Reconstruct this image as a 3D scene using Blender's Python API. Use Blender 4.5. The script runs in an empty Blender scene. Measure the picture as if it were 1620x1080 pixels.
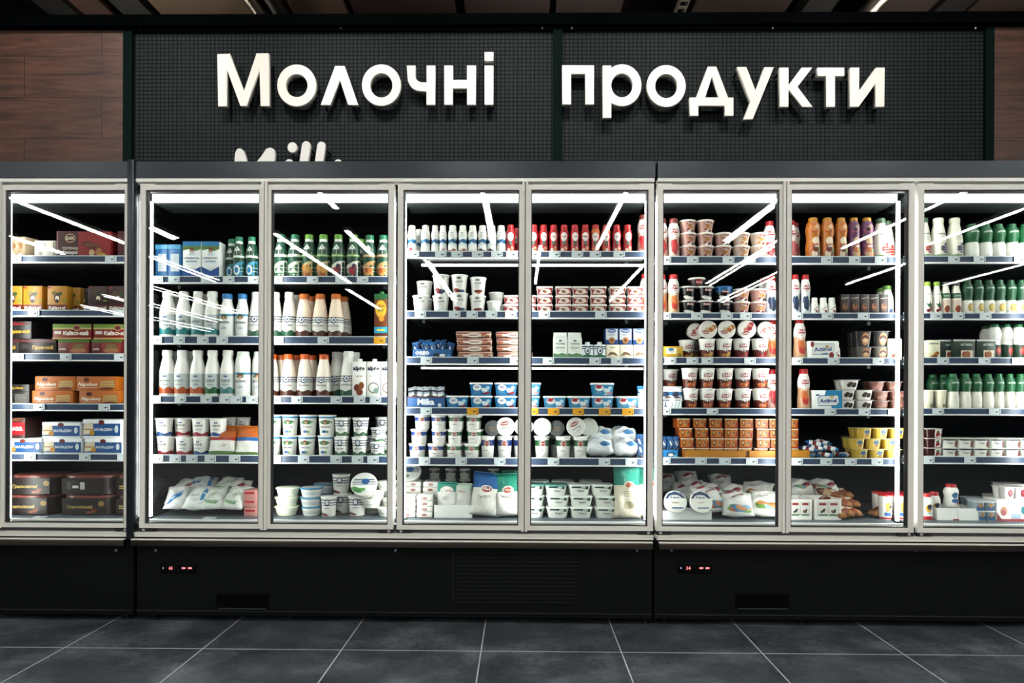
import bpy, bmesh, math, random
from mathutils import Vector, Matrix
random.seed(7)
SC = bpy.context.scene
COL = SC.collection

# ---------------------------------------------------------------- camera
F, HC, YAW, ROLL, PY = 1080.0, 1.096, math.radians(0.75), 0.0035, 625.0
cd = bpy.data.cameras.new('camera'); cam = bpy.data.objects.new('camera', cd); COL.objects.link(cam)
cd.sensor_width = 36; cd.lens = 36 * F / 1620; cd.shift_y = (PY - 540) / 1620; cd.clip_start = .05; cd.clip_end = 100
_r = Vector((math.cos(YAW), math.sin(YAW), 0)); _f = Vector((-math.sin(YAW), math.cos(YAW), 0)); _u = Vector((0, 0, 1))
_r2 = _r * math.cos(ROLL) + _u * math.sin(ROLL); _u2 = _u * math.cos(ROLL) - _r * math.sin(ROLL)
cam.matrix_world = Matrix(((_r2.x, _u2.x, -_f.x, 0), (_r2.y, _u2.y, -_f.y, 0), (_r2.z, _u2.z, -_f.z, HC), (0, 0, 0, 1)))
SC.camera = cam

# ---------------------------------------------------------------- world, exposure, light levels
SC.view_settings.view_transform = 'Standard'; SC.view_settings.look = 'None'
SC.view_settings.exposure = 0; SC.view_settings.gamma = 1
SC.cycles.transparent_max_bounces = 24; SC.cycles.max_bounces = 8
SC.cycles.sample_clamp_indirect = 6
w = bpy.data.worlds.new('world'); SC.world = w; w.use_nodes = True
w.node_tree.nodes['Background'].inputs[0].default_value = (.7, .8, 1, 1)
w.node_tree.nodes['Background'].inputs[1].default_value = .02
L_TUBE, L_LED, L_TOP, L_UNDER, SPOT_W = 60, 23, 5, 8, 120

YD, YS, YB, YSIGN = 3.22, 3.36, 3.95, 4.10     # door face, shelf front, inner back, sign wall


def ray(px, py):
    u, v = px - 810, py - PY
    return (u * math.cos(ROLL) + v * math.sin(ROLL)) / F, (-u * math.sin(ROLL) + v * math.cos(ROLL)) / F


def WX(px, Y, py=PY):
    return Y * math.tan(math.atan(ray(px, py)[0]) - YAW)


def WZ(py, px, Y):
    k, m = ray(px, py)
    x = WX(px, Y, py)
    return HC - m * (-x * math.sin(YAW) + Y * math.cos(YAW))


# ---------------------------------------------------------------- materials
def lin(h):
    h = h.lstrip('#')
    return tuple((c / 12.92 if c <= .04045 else ((c + .055) / 1.055) ** 2.4) for c in (int(h[i:i + 2], 16) / 255 for i in (0, 2, 4))) + (1,)


MATS = {}


def mat(col, rough=.38, metal=0, trans=0, spec=.5):
    key = (col, rough, metal, trans, spec)
    if key not in MATS:
        m = bpy.data.materials.new('paint_' + col.strip('#')); m.use_nodes = True
        b = m.node_tree.nodes['Principled BSDF']
        b.inputs['Base Color'].default_value = lin(col); b.inputs['Roughness'].default_value = rough
        b.inputs['Metallic'].default_value = metal
        b.inputs['Specular IOR Level'].default_value = spec
        if trans:
            b.inputs['Transmission Weight'].default_value = trans
        MATS[key] = m
    return MATS[key]


def tone(col, white=1.0):
    r = lin(col)[:3]; mx, mn = max(r), min(r)
    if mn > .5:
        r = [c * white for c in r]
    else:
        r = [mx * (c / max(mx, 1e-4)) ** 1.25 * .56 for c in r]
    g = [c * 12.92 if c <= .0031308 else 1.055 * c ** (1 / 2.4) - .055 for c in r]
    return '#%02x%02x%02x' % tuple(int(max(0, min(1, c)) * 255 + .5) for c in g)


def pmat(col, rough=.34):
    return mat(tone(col), rough)


def film(col):
    """crinkled plastic film"""
    key = ('film', col)
    if key not in MATS:
        q = NT('film_' + col.strip('#')); q.b.inputs['Base Color'].default_value = lin(tone(col)); q.b.inputs['Roughness'].default_value = .26
        tc = q.n('ShaderNodeTexCoord'); vo = q.n('ShaderNodeTexVoronoi', feature='DISTANCE_TO_EDGE'); vo.inputs['Scale'].default_value = 26
        nz = q.n('ShaderNodeTexNoise'); nz.inputs['Scale'].default_value = 14; q.l(tc, 'Object', nz, 'Vector')
        ad = q.n('ShaderNodeVectorMath', operation='ADD'); q.l(tc, 'Object', ad, 0); q.l(nz, 'Color', ad, 1); q.l(ad, 0, vo, 'Vector')
        bp = q.n('ShaderNodeBump'); bp.inputs['Strength'].default_value = .55; bp.inputs['Distance'].default_value = .02
        q.l(vo, 'Distance', bp, 'Height'); q.l(bp, 0, q.b, 'Normal')
        MATS[key] = q.m
    return MATS[key]


def emit(name, col, s):
    m = bpy.data.materials.new(name); m.use_nodes = True
    b = m.node_tree.nodes['Principled BSDF']
    b.inputs['Base Color'].default_value = (.8, .8, .8, 1)
    b.inputs['Emission Color'].default_value = col; b.inputs['Emission Strength'].default_value = s
    return m


class NT:
    def __init__(s, name):
        s.m = bpy.data.materials.new(name); s.m.use_nodes = True; s.t = s.m.node_tree
        s.b = s.t.nodes['Principled BSDF']

    def n(s, typ, **kw):
        x = s.t.nodes.new(typ)
        for k, v in kw.items():
            if k.startswith('i_'):
                x.inputs[k[2:].replace('_', ' ')].default_value = v
            else:
                setattr(x, k, v)
        return x

    def l(s, a, ao, b, bi):
        s.t.links.new(a.outputs[ao], b.inputs[bi])

    def ramp(s, stops):
        r = s.n('ShaderNodeValToRGB')
        el = r.color_ramp.elements
        while len(el) > len(stops):
            el.remove(el[-1])
        while len(el) < len(stops):
            el.new(.5)
        for e, (p, c) in zip(el, stops):
            e.position = p; e.color = lin(c) if isinstance(c, str) else c
        return r


def glass_mat():
    q = NT('door_glass'); t = q.t
    t.nodes.remove(q.b); out = t.nodes['Material Output']
    geo = q.n('ShaderNodeNewGeometry'); dot = q.n('ShaderNodeVectorMath', operation='DOT_PRODUCT')
    q.l(geo, 'Incoming', dot, 0); q.l(geo, 'Normal', dot, 1)
    ab = q.n('ShaderNodeMath', operation='ABSOLUTE'); q.l(dot, 'Value', ab, 0)
    su = q.n('ShaderNodeMath', operation='SUBTRACT'); su.inputs[0].default_value = 1; q.l(ab, 0, su, 1)
    po = q.n('ShaderNodeMath', operation='POWER'); q.l(su, 0, po, 0); po.inputs[1].default_value = 5
    mu = q.n('ShaderNodeMath', operation='MULTIPLY_ADD'); q.l(po, 0, mu, 0); mu.inputs[1].default_value = .95; mu.inputs[2].default_value = .027
    tr = q.n('ShaderNodeBsdfTransparent'); gl = q.n('ShaderNodeBsdfGlossy'); gl.inputs['Roughness'].default_value = .0
    tr.inputs[0].default_value = (.97, .985, .98, 1)
    mx = q.n('ShaderNodeMixShader'); q.l(mu, 0, mx, 0); q.l(tr, 0, mx, 1); q.l(gl, 0, mx, 2); q.l(mx, 0, out, 0)
    return q.m


def floor_mat():
    q = NT('slate_tiles')
    tc = q.n('ShaderNodeTexCoord'); mp = q.n('ShaderNodeMapping'); q.l(tc, 'Object', mp, 0)
    mp.inputs['Location'].default_value = (.167 + .6 * 20, -2.923 + .6 * 20, 0)
    br = q.n('ShaderNodeTexBrick', offset=0, squash=1)
    q.l(mp, 0, br, 'Vector')
    br.inputs['Scale'].default_value = 1; br.inputs['Brick Width'].default_value = .6; br.inputs['Row Height'].default_value = .6
    br.inputs['Mortar Size'].default_value = .0028; br.inputs['Mortar Smooth'].default_value = .1
    n1 = q.n('ShaderNodeTexNoise'); n1.inputs['Scale'].default_value = 3.2; n1.inputs['Detail'].default_value = 9; n1.inputs['Roughness'].default_value = .68
    q.l(tc, 'Object', n1, 'Vector')
    r = q.ramp([(.3, '#252a30'), (.5, '#3f454c'), (.72, '#697078')]); q.l(n1, 'Fac', r, 0)
    n2 = q.n('ShaderNodeTexNoise'); n2.inputs['Scale'].default_value = 60; n2.inputs['Detail'].default_value = 4; q.l(tc, 'Object', n2, 'Vector')
    mx = q.n('ShaderNodeMix', data_type='RGBA', blend_type='OVERLAY'); mx.inputs[0].default_value = .6
    q.l(r, 0, mx, 6); q.l(n2, 'Fac', mx, 7)
    q.l(mx, 2, br, 'Color1'); q.l(mx, 2, br, 'Color2'); br.inputs['Mortar'].default_value = lin('#b9bcc0')
    q.l(br, 'Color', q.b, 'Base Color')
    q.b.inputs['Roughness'].default_value = .42
    bp = q.n('ShaderNodeBump'); bp.inputs['Strength'].default_value = .12; bp.inputs['Distance'].default_value = .01
    q.l(n2, 'Fac', bp, 'Height'); q.l(bp, 0, q.b, 'Normal')
    return q.m


def wood_mat():
    q = NT('wood_planks')
    tc = q.n('ShaderNodeTexCoord'); sx = q.n('ShaderNodeSeparateXYZ'); q.l(tc, 'Object', sx, 0)
    cb = q.n('ShaderNodeCombineXYZ'); q.l(sx, 'X', cb, 'X'); q.l(sx, 'Z', cb, 'Y')
    sh = q.n('ShaderNodeVectorMath', operation='ADD'); sh.inputs[1].default_value = (-.017, .11, 0); q.l(cb, 0, sh, 0)
    br = q.n('ShaderNodeTexBrick', offset=.37); q.l(sh, 0, br, 'Vector'); br.inputs['Scale'].default_value = 1
    br.inputs['Brick Width'].default_value = 1.28; br.inputs['Row Height'].default_value = .25; br.inputs['Mortar Size'].default_value = .002
    br.inputs['Color1'].default_value = (.2, .2, .2, 1); br.inputs['Color2'].default_value = (.8, .8, .8, 1); br.inputs['Mortar'].default_value = (0, 0, 0, 1)
    mp = q.n('ShaderNodeMapping'); mp.inputs['Scale'].default_value = (1.3, 1, 14); q.l(tc, 'Object', mp, 0)
    off = q.n('ShaderNodeVectorMath', operation='ADD'); q.l(mp, 0, off, 0); q.l(br, 'Color', off, 1)
    n1 = q.n('ShaderNodeTexNoise'); n1.inputs['Scale'].default_value = 2.2; n1.inputs['Detail'].default_value = 10; n1.inputs['Roughness'].default_value = .65; n1.inputs['Distortion'].default_value = .7
    q.l(off, 0, n1, 'Vector')
    r = q.ramp([(.25, '#2a1a13'), (.5, '#573a2f'), (.75, '#755241')]); q.l(n1, 'Fac', r, 0)
    n2 = q.n('ShaderNodeTexNoise'); n2.inputs['Scale'].default_value = 1.4; q.l(tc, 'Object', n2, 'Vector')
    r2 = q.ramp([(.3, (.55, .55, .55, 1)), (.7, (1.05, 1, .98, 1))]); q.l(n2, 'Fac', r2, 0)
    mx = q.n('ShaderNodeMix', data_type='RGBA', blend_type='MULTIPLY'); mx.inputs[0].default_value = 1; q.l(r, 0, mx, 6); q.l(r2, 0, mx, 7)
    m2 = q.n('ShaderNodeMix', data_type='RGBA'); q.l(br, 'Fac', m2, 0); q.l(mx, 2, m2, 6); m2.inputs[7].default_value = lin('#140a07')
    q.l(m2, 2, q.b, 'Base Color'); q.b.inputs['Roughness'].default_value = .5
    return q.m


def mesh_mat():
    """dark woven acoustic grid: small square cells with darker grooves"""
    q = NT('woven_grid')
    tc = q.n('ShaderNodeTexCoord'); sx = q.n('ShaderNodeSeparateXYZ'); q.l(tc, 'Object', sx, 0)
    cb = q.n('ShaderNodeCombineXYZ'); q.l(sx, 'X', cb, 'X'); q.l(sx, 'Z', cb, 'Y')
    br = q.n('ShaderNodeTexBrick', offset=0); q.l(cb, 0, br, 'Vector'); br.inputs['Scale'].default_value = 1
    br.inputs['Brick Width'].default_value = .0255; br.inputs['Row Height'].default_value = .0235; br.inputs['Mortar Size'].default_value = .0036; br.inputs['Mortar Smooth'].default_value = .6
    br.inputs['Color1'].default_value = lin('#222a2c'); br.inputs['Color2'].default_value = lin('#272d2f'); br.inputs['Mortar'].default_value = lin('#030405')
    q.l(br, 'Color', q.b, 'Base Color'); q.b.inputs['Roughness'].default_value = .6; q.b.inputs['Specular IOR Level'].default_value = .12
    bp = q.n('ShaderNodeBump', invert=True); bp.inputs['Strength'].default_value = .8; bp.inputs['Distance'].default_value = .004
    q.l(br, 'Fac', bp, 'Height'); q.l(bp, 0, q.b, 'Normal')
    return q.m


def grille_mat():
    q = NT('perforated_deck')
    tc = q.n('ShaderNodeTexCoord'); br = q.n('ShaderNodeTexBrick', offset=.5)
    q.l(tc, 'Object', br, 'Vector'); br.inputs['Scale'].default_value = 1
    br.inputs['Brick Width'].default_value = .017; br.inputs['Row Height'].default_value = .014; br.inputs['Mortar Size'].default_value = .0028
    br.inputs['Color1'].default_value = br.inputs['Color2'].default_value = lin('#030405'); br.inputs['Mortar'].default_value = lin('#5d6d75')
    q.l(br, 'Color', q.b, 'Base Color'); q.b.inputs['Roughness'].default_value = .5
    return q.m


def noise_metal(name, c0, c1, rough, sx=1, metal=1):
    q = NT(name); tc = q.n('ShaderNodeTexCoord'); mp = q.n('ShaderNodeMapping'); q.l(tc, 'Object', mp, 0)
    mp.inputs['Scale'].default_value = (sx, 60, 60)
    n = q.n('ShaderNodeTexNoise'); n.inputs['Scale'].default_value = 3; q.l(mp, 0, n, 'Vector')
    r = q.ramp([(.3, c0), (.7, c1)]); q.l(n, 'Fac', r, 0); q.l(r, 0, q.b, 'Base Color')
    q.b.inputs['Metallic'].default_value = metal; q.b.inputs['Roughness'].default_value = rough
    return q.m


GLASS = glass_mat()
ALU = noise_metal('anodised_aluminium', '#e0dfd7', '#e2e1d9', .4, metal=.05)
STEEL = noise_metal('brushed_steel', '#57504b', '#5f5852', .3)
FASCIA = mat('#21282f', .3, .5)
BLACK = mat('#07090b', .6, spec=.2)
KICK = mat('#06090a', .45, spec=.15)
INNER = mat('#090b0d', .8, spec=.02)
RAILBLUE = mat('#2f3f58', .35)
RAILEDGE = mat('#c9d2d6', .3)
LED = emit('led_white', (1, 1, .97, 1), L_LED)
TOPLED = emit('canopy_lamp_white', (1, 1, .96, 1), L_TOP)
UNDERLED = emit('shelf_lamp_white', (1, .99, .95, 1), L_UNDER)
TUBE = emit('tube_white', (1, .97, .9, 1), L_TUBE)
BATT = emit('batten_fill_tube', (1, .93, .82, 1), 170)
REDLED = emit('display_red', (1, .01, .04, 1), 1.3)
BLUELED = emit('indicator_blue', (.3, .5, .9, 1), .6)
W = '#f1efe9'


# ---------------------------------------------------------------- mesh builder
class MB:
    def __init__(s):
        s.v, s.f, s.m, s.sm, s.mats = [], [], [], [], []

    def mi(s, m):
        if isinstance(m, str):
            m = mat(m)
        if m not in s.mats:
            s.mats.append(m)
        return s.mats.index(m)

    def add(s, vs, fs, m, smooth=False):
        o = len(s.v); k = s.mi(m)
        s.v += [tuple(p) for p in vs]
        for f in fs:
            s.f.append([i + o for i in f]); s.m.append(k); s.sm.append(smooth)
        return s

    def box(s, x0, x1, y0, y1, z0, z1, m, bev=0):
        if bev <= 0:
            vs = [(x, y, z) for z in (z0, z1) for y in (y0, y1) for x in (x0, x1)]
            return s.add(vs, [(0, 2, 3, 1), (4, 5, 7, 6), (0, 1, 5, 4), (2, 6, 7, 3), (0, 4, 6, 2), (1, 3, 7, 5)], m)
        bm = bmesh.new(); bmesh.ops.create_cube(bm, size=1)
        for p in bm.verts:
            p.co = Vector((x0 + (p.co.x + .5) * (x1 - x0), y0 + (p.co.y + .5) * (y1 - y0), z0 + (p.co.z + .5) * (z1 - z0)))
        bmesh.ops.bevel(bm, geom=bm.edges[:], offset=bev, segments=2, affect='EDGES', profile=.5)
        bm.verts.index_update()
        s.add([p.co[:] for p in bm.verts], [[q.index for q in f.verts] for f in bm.faces], m, True)
        bm.free(); return s

    def lathe(s, prof, m, seg=22, cap0=True, cap1=True, cx=0, cy=0, smooth=True):
        """prof: [(r, z)]"""
        vs, fs = [], []
        for r, z in prof:
            for i in range(seg):
                a = 2 * math.pi * i / seg
                vs.append((cx + r * math.sin(a), cy - r * math.cos(a), z))
        for j in range(len(prof) - 1):
            for i in range(seg):
                k = (i + 1) % seg
                fs.append((j * seg + i, j * seg + k, (j + 1) * seg + k, (j + 1) * seg + i))
        if cap0:
            fs.append(tuple(range(seg - 1, -1, -1)))
        if cap1:
            fs.append(tuple(range((len(prof) - 1) * seg, len(prof) * seg)))
        return s.add(vs, fs, m, smooth)

    def loft(s, secs, m, n=5, cx=0, cy=0, cap0=True, cap1=True):
        """secs: [(z, w, d, rc)] rounded rectangles"""
        vs, fs = [], []; N = 4 * n
        for z, w_, d, rc in secs:
            rc = min(rc, w_ / 2 - 1e-4, d / 2 - 1e-4)
            for q, (sx, sy) in enumerate(((1, -1), (1, 1), (-1, 1), (-1, -1))):
                for i in range(n):
                    a = -math.pi / 2 + q * math.pi / 2 + (math.pi / 2) * i / (n - 1)
                    vs.append((cx + sx * (w_ / 2 - rc) + rc * math.cos(a), cy + sy * (d / 2 - rc) + rc * math.sin(a), z))
        for j in range(len(secs) - 1):
            for i in range(N):
                k = (i + 1) % N
                fs.append((j * N + i, j * N + k, (j + 1) * N + k, (j + 1) * N + i))
        if cap0:
            fs.append(tuple(range(N - 1, -1, -1)))
        if cap1:
            fs.append(tuple(range((len(secs) - 1) * N, len(secs) * N)))
        return s.add(vs, fs, m, True)

    def tube(s, a, b, r, m, seg=12):
        a, b = Vector(a), Vector(b); d = (b - a).normalized()
        q = d.to_track_quat('Z', 'Y').to_matrix()
        vs = [p + q @ Vector((r * math.cos(2 * math.pi * i / seg), r * math.sin(2 * math.pi * i / seg), 0)) for p in (a, b) for i in range(seg)]
        fs = [(i, (i + 1) % seg, seg + (i + 1) % seg, seg + i) for i in range(seg)] + [tuple(range(seg - 1, -1, -1)), tuple(range(seg, 2 * seg))]
        return s.add(vs, fs, m, True)

    def mesh(s, name):
        me = bpy.data.meshes.new(name); me.from_pydata(s.v, [], s.f)
        for m in s.mats:
            me.materials.append(m)
        me.polygons.foreach_set('material_index', s.m); me.polygons.foreach_set('use_smooth', s.sm)
        me.update()
        if any(s.sm):
            try:
                me.set_sharp_from_angle(angle=math.radians(42))
            except Exception:
                pass
        return me

    def obj(s, name, parent=None):
        return link(name, s.mesh(name), parent)


def link(name, data, parent=None):
    o = bpy.data.objects.new(name, data); COL.objects.link(o)
    if parent:
        o.parent = parent
    return o


def tag(o, label=None, cat=None, group=None, kind=None):
    for k, v in (('label', label), ('category', cat), ('group', group), ('kind', kind)):
        if v:
            o[k] = v
    return o


def empty(name, loc):
    o = bpy.data.objects.new(name, None); o.location = loc; o.empty_display_size = .05; COL.objects.link(o); return o


# ---------------------------------------------------------------- lettering and printed decals
TXT = {}


def text_geo(s, bold=0):
    if (s, bold) not in TXT:
        c = bpy.data.curves.new('lettering', 'FONT'); c.body = s; c.resolution_u = 1; c.offset = bold
        o = bpy.data.objects.new('lettering', c); COL.objects.link(o)
        bpy.context.view_layer.update()
        me = bpy.data.meshes.new_from_object(o.evaluated_get(bpy.context.evaluated_depsgraph_get()))
        v = [(p.co.x, p.co.y) for p in me.vertices]; f = [tuple(p.vertices) for p in me.polygons]
        bpy.data.objects.remove(o); bpy.data.curves.remove(c); bpy.data.meshes.remove(me)
        x0, x1 = min(p[0] for p in v), max(p[0] for p in v); y0, y1 = min(p[1] for p in v), max(p[1] for p in v)
        v = [(x - (x0 + x1) / 2, y - (y0 + y1) / 2) for x, y in v]
        TXT[(s, bold)] = (v, f, x1 - x0, y1 - y0)
    return TXT[(s, bold)]


class Decal:
    """prints shapes on a surface; surf(u, z, off) -> point; u in units of hw, z in units of h"""

    def __init__(s, mb, surf, hw, h):
        s.mb, s.surf, s.hw, s.h, s.off = mb, surf, hw, h, .0006

    def put(s, pts, faces, col):
        s.mb.add([s.surf(u * s.hw, z * s.h, s.off) for u, z in pts], faces, mat(tone(col, .78), .42))
        s.off += .00018

    def grid(s, fn, nu, nv, col):
        pts = [fn(i / nu, j / nv) for j in range(nv + 1) for i in range(nu + 1)]
        fs = [(j * (nu + 1) + i, j * (nu + 1) + i + 1, (j + 1) * (nu + 1) + i + 1, (j + 1) * (nu + 1) + i) for j in range(nv) for i in range(nu)]
        s.put(pts, fs, col)

    def r(s, u0, u1, z0, z1, col):
        s.grid(lambda a, b: (u0 + (u1 - u0) * a, z0 + (z1 - z0) * b), 10, max(3, int(28 * abs(z1 - z0))), col)

    def b(s, z0, z1, col, wob=0, lobes=4):
        s.grid(lambda a, b: (-2.3 + 4.6 * a, z0 + (z1 - z0 + wob * math.sin(lobes * 4.6 * a)) * b), 26, max(3, int(30 * abs(z1 - z0))), col)

    def e(s, cu, cz, ru, rz, col, n=14):
        pts = [(cu, cz)]
        for k in (1, 2, 3):
            pts += [(cu + ru * k / 3 * math.cos(2 * math.pi * i / n), cz + rz * k / 3 * math.sin(2 * math.pi * i / n)) for i in range(n)]
        fs = [(0, 1 + i, 1 + (i + 1) % n) for i in range(n)]
        for k in (0, 1):
            fs += [(1 + k * n + i, 1 + k * n + n + i, 1 + k * n + n + (i + 1) % n, 1 + k * n + (i + 1) % n) for i in range(n)]
        s.put(pts, fs, col)

    def p(s, poly, col):
        cu = sum(q[0] for q in poly) / len(poly); cz = sum(q[1] for q in poly) / len(poly)
        ring = []
        for i, a in enumerate(poly):
            c = poly[(i + 1) % len(poly)]
            ring += [(a[0] + (c[0] - a[0]) * t / 4, a[1] + (c[1] - a[1]) * t / 4) for t in range(4)]
        n = len(ring); pts = [(cu, cz)]
        for k in (.5, 1):
            pts += [(cu + (x - cu) * k, cz + (z - cz) * k) for x, z in ring]
        fs = [(0, 1 + i, 1 + (i + 1) % n) for i in range(n)] + [(1 + i, 1 + n + i, 1 + n + (i + 1) % n, 1 + (i + 1) % n) for i in range(n)]
        s.put(pts, fs, col)

    def t(s, txt, cu, cz, hz, col, mw=1.5, bold=.012, rot=0, slant=0):
        if txt in ILLEGIBLE:                                   # print too small to read in the photo: short dark strokes
            for i in range(2):
                s.r(cu - mw * .35, cu + mw * (.35 - .12 * i), cz + hz * (.12 - .4 * i), cz + hz * (.34 - .4 * i), col)
            return
        hz *= 1.3; bold += .012
        v, f, tw, th = text_geo(txt, bold)
        k = hz * s.h / th; k = min(k, mw * s.hw / tw)
        c, q = math.cos(rot), math.sin(rot)
        s.put([(cu + k * ((x + slant * y) * c - y * q) / s.hw, cz + k * ((x + slant * y) * q + y * c) / s.h) for x, y in v], f, col)

    def lines(s, u0, u1, z0, z1, n, col):
        for i in range(n):
            z = z0 + (z1 - z0) * i / max(1, n - 1)
            s.r(u0, u1 - (u1 - u0) * (.3 if i % 3 == 2 else .05 * (i % 2)), z, z + .008, col)

    def fruit(s, cu, cz, ru, rz, cols, n=5, seed=1):
        rnd = random.Random(seed)
        for i in range(n):
            s.e(cu + rnd.uniform(-.6, .6) * ru, cz + rnd.uniform(-.55, .55) * rz, ru * .48, rz * .48, cols[i % len(cols)])

    def run(s, ops):
        for op in ops:
            getattr(s, op[0])(*op[1:-1], **op[-1]) if isinstance(op[-1], dict) else getattr(s, op[0])(*op[1:])


def lathe_surf(prof):
    def R(z):
        for (r0, z0), (r1, z1) in zip(prof, prof[1:]):
            if z0 <= z <= z1 and z1 > z0:
                return r0 + (r1 - r0) * (z - z0) / (z1 - z0)
        return prof[-1][0] if z > prof[-1][1] else prof[0][0]

    def f(u, z, off):
        r = R(z) + off; hw = max(p[0] for p in prof); a = u / hw
        return (r * math.sin(a), -r * math.cos(a), z)
    return f


ILLEGIBLE = {'МЕГА', 'Сирок', 'Сулугуні', 'Моцарела', 'Бринза', 'МО', 'сир', 'Круасан', 'Фруто', 'Лімо', 'Класік', 'Крем', 'чинний', 'Гриль', 'йогурт', 'ТВОРОГ', 'DESSERT', 'YOGURT', 'з кремом'}
KINDS = {}


class Kind:
    def __init__(s, key, name, desc, cat, root, parts, h, hw, dep, stack=None):
        s.name, s.desc, s.cat, s.root, s.parts, s.h, s.hw, s.dep = name, desc, cat, root, parts, h, hw, dep
        s.stack = stack or h
        KINDS[key] = s


PX = 1 / 321.0
PROF = {
    'milk': ([(.9, 0), (1, .03), (1, .52), (.97, .58), (.82, .7), (.64, .81), (.6, .85), (.6, .9)], .9, .66),
    'kefir': ([(.88, 0), (.98, .03), (1, .1), (1, .34), (.95, .385), (1, .43), (1, .56), (.93, .66), (.74, .79), (.66, .83)], .91, .62),
    'slim': ([(.9, 0), (1, .05), (.98, .25), (.88, .42), (.9, .5), (1, .62), (1, .68), (.88, .79), (.7, .86), (.68, .9)], .9, .72),
    'curvy': ([(.85, 0), (.95, .04), (1, .2), (.97, .34), (.86, .47), (.88, .53), (1, .66), (1, .74), (.86, .85), (.62, .92), (.6, .94)], .93, .62),
    'cone': ([(.95, 0), (1, .03), (1, .3), (.94, .48), (.75, .72), (.58, .86), (.55, .9)], .9, .62),
    'small': ([(.88, 0), (1, .06), (1, .5), (.9, .62), (.72, .78), (.68, .88)], .87, .74),
    'jug': ([(.92, 0), (1, .04), (1, .55), (1, .68), (.93, .82), (.78, .9), (.72, .93)], .92, .76),
}


def bottle(key, desc, hpx, wpx, prof, body, cap, ops, neck=None, name='milk_bottle', lname='label', cat='bottle'):
    h, r = hpx * PX, wpx * PX / 2
    pr, zc, rc = PROF[prof]
    pr = [(a * r, b * h) for a, b in pr]
    mb = MB().lathe(pr, pmat(body, .3), 24)
    if neck:
        zt = pr[-1][1]
        mb.lathe([(rc * r * .95, zt), (rc * r * .95, zc * h)], pmat(neck, .3), 20)
    c = MB()
    m = pmat(cap, .35)
    c.lathe([(rc * r, zc * h), (rc * r * 1.02, zc * h + .003), (rc * r, h - .004), (rc * r * .9, h)], m, 20)
    c.lathe([(rc * r * 1.04, zc * h - .004), (rc * r * 1.04, zc * h)], m, 20)
    parts = [('cap', c.mesh('cap'))]
    if ops:
        lb = MB(); Decal(lb, lathe_surf(pr), r, h).run(ops); parts.append((lname, lb.mesh(lname)))
    Kind(key, name, desc, cat, mb.mesh(name), parts, h, r, 2 * r)


def cup(key, desc, hpx, wpx, taper, body, lid, ops, lidops=(), name='yogurt_cup', rim='#e9e7e0', dome=0, cat='cup', stack=None):
    h, r = hpx * PX, wpx * PX / 2
    rb = r * .93
    pr = [(rb * taper * .94, 0), (rb * taper, .003), (rb, h - .006)]
    mb = MB().lathe(pr, pmat(body, .32), 24)
    l = MB(); m = pmat(lid, .32)
    l.lathe([(r * .96, h - .008), (r, h - .007), (r, h - .002), (r * .94, h)], m, 26)
    d = Decal(l, lambda u, v, o: (u, v, h + o), r, r)
    if lidops:
        d.run(lidops)
    parts = [('lid', l.mesh('lid'))]
    if ops:
        lb = MB(); Decal(lb, lathe_surf(pr), rb, h).run(ops); parts.append(('label', lb.mesh('label')))
    Kind(key, name, desc, cat, mb.mesh(name), parts, h, r, 2 * r, stack)


def tub(key, desc, hpx, wpx, d, taper, body, lid, ops, rc=.02, name='curd_tub', lidover=1.06, lidh=.008, cat='tub', lidops=()):
    h, w_ = hpx * PX, wpx * PX / lidover
    mb = MB().loft([(0, w_ * taper * .96, d * taper * .96, rc), (.004, w_ * taper, d * taper, rc), (h - lidh, w_, d, rc)], pmat(body, .34))
    l = MB().loft([(h - lidh, w_ * lidover, d * lidover, rc * 1.1), (h - .002, w_ * lidover, d * lidover, rc * 1.1), (h, w_ * lidover * .96, d * lidover * .96, rc)], pmat(lid, .34))
    if lidops:
        Decal(l, lambda u, v, o: (u, v, h + o), w_ / 2, d / 2).run(lidops)
    parts = [('lid', l.mesh('lid'))]

    def surf(u, z, off):
        k = taper + (1 - taper) * z / (h - lidh)
        return (u * k, -d * k / 2 - off, z)
    if ops:
        lb = MB(); Decal(lb, surf, w_ / 2, h).run(ops); parts.append(('label', lb.mesh('label')))
    Kind(key, name, desc, cat, mb.mesh(name), parts, h, w_ / 2 * lidover, d * lidover)


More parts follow.
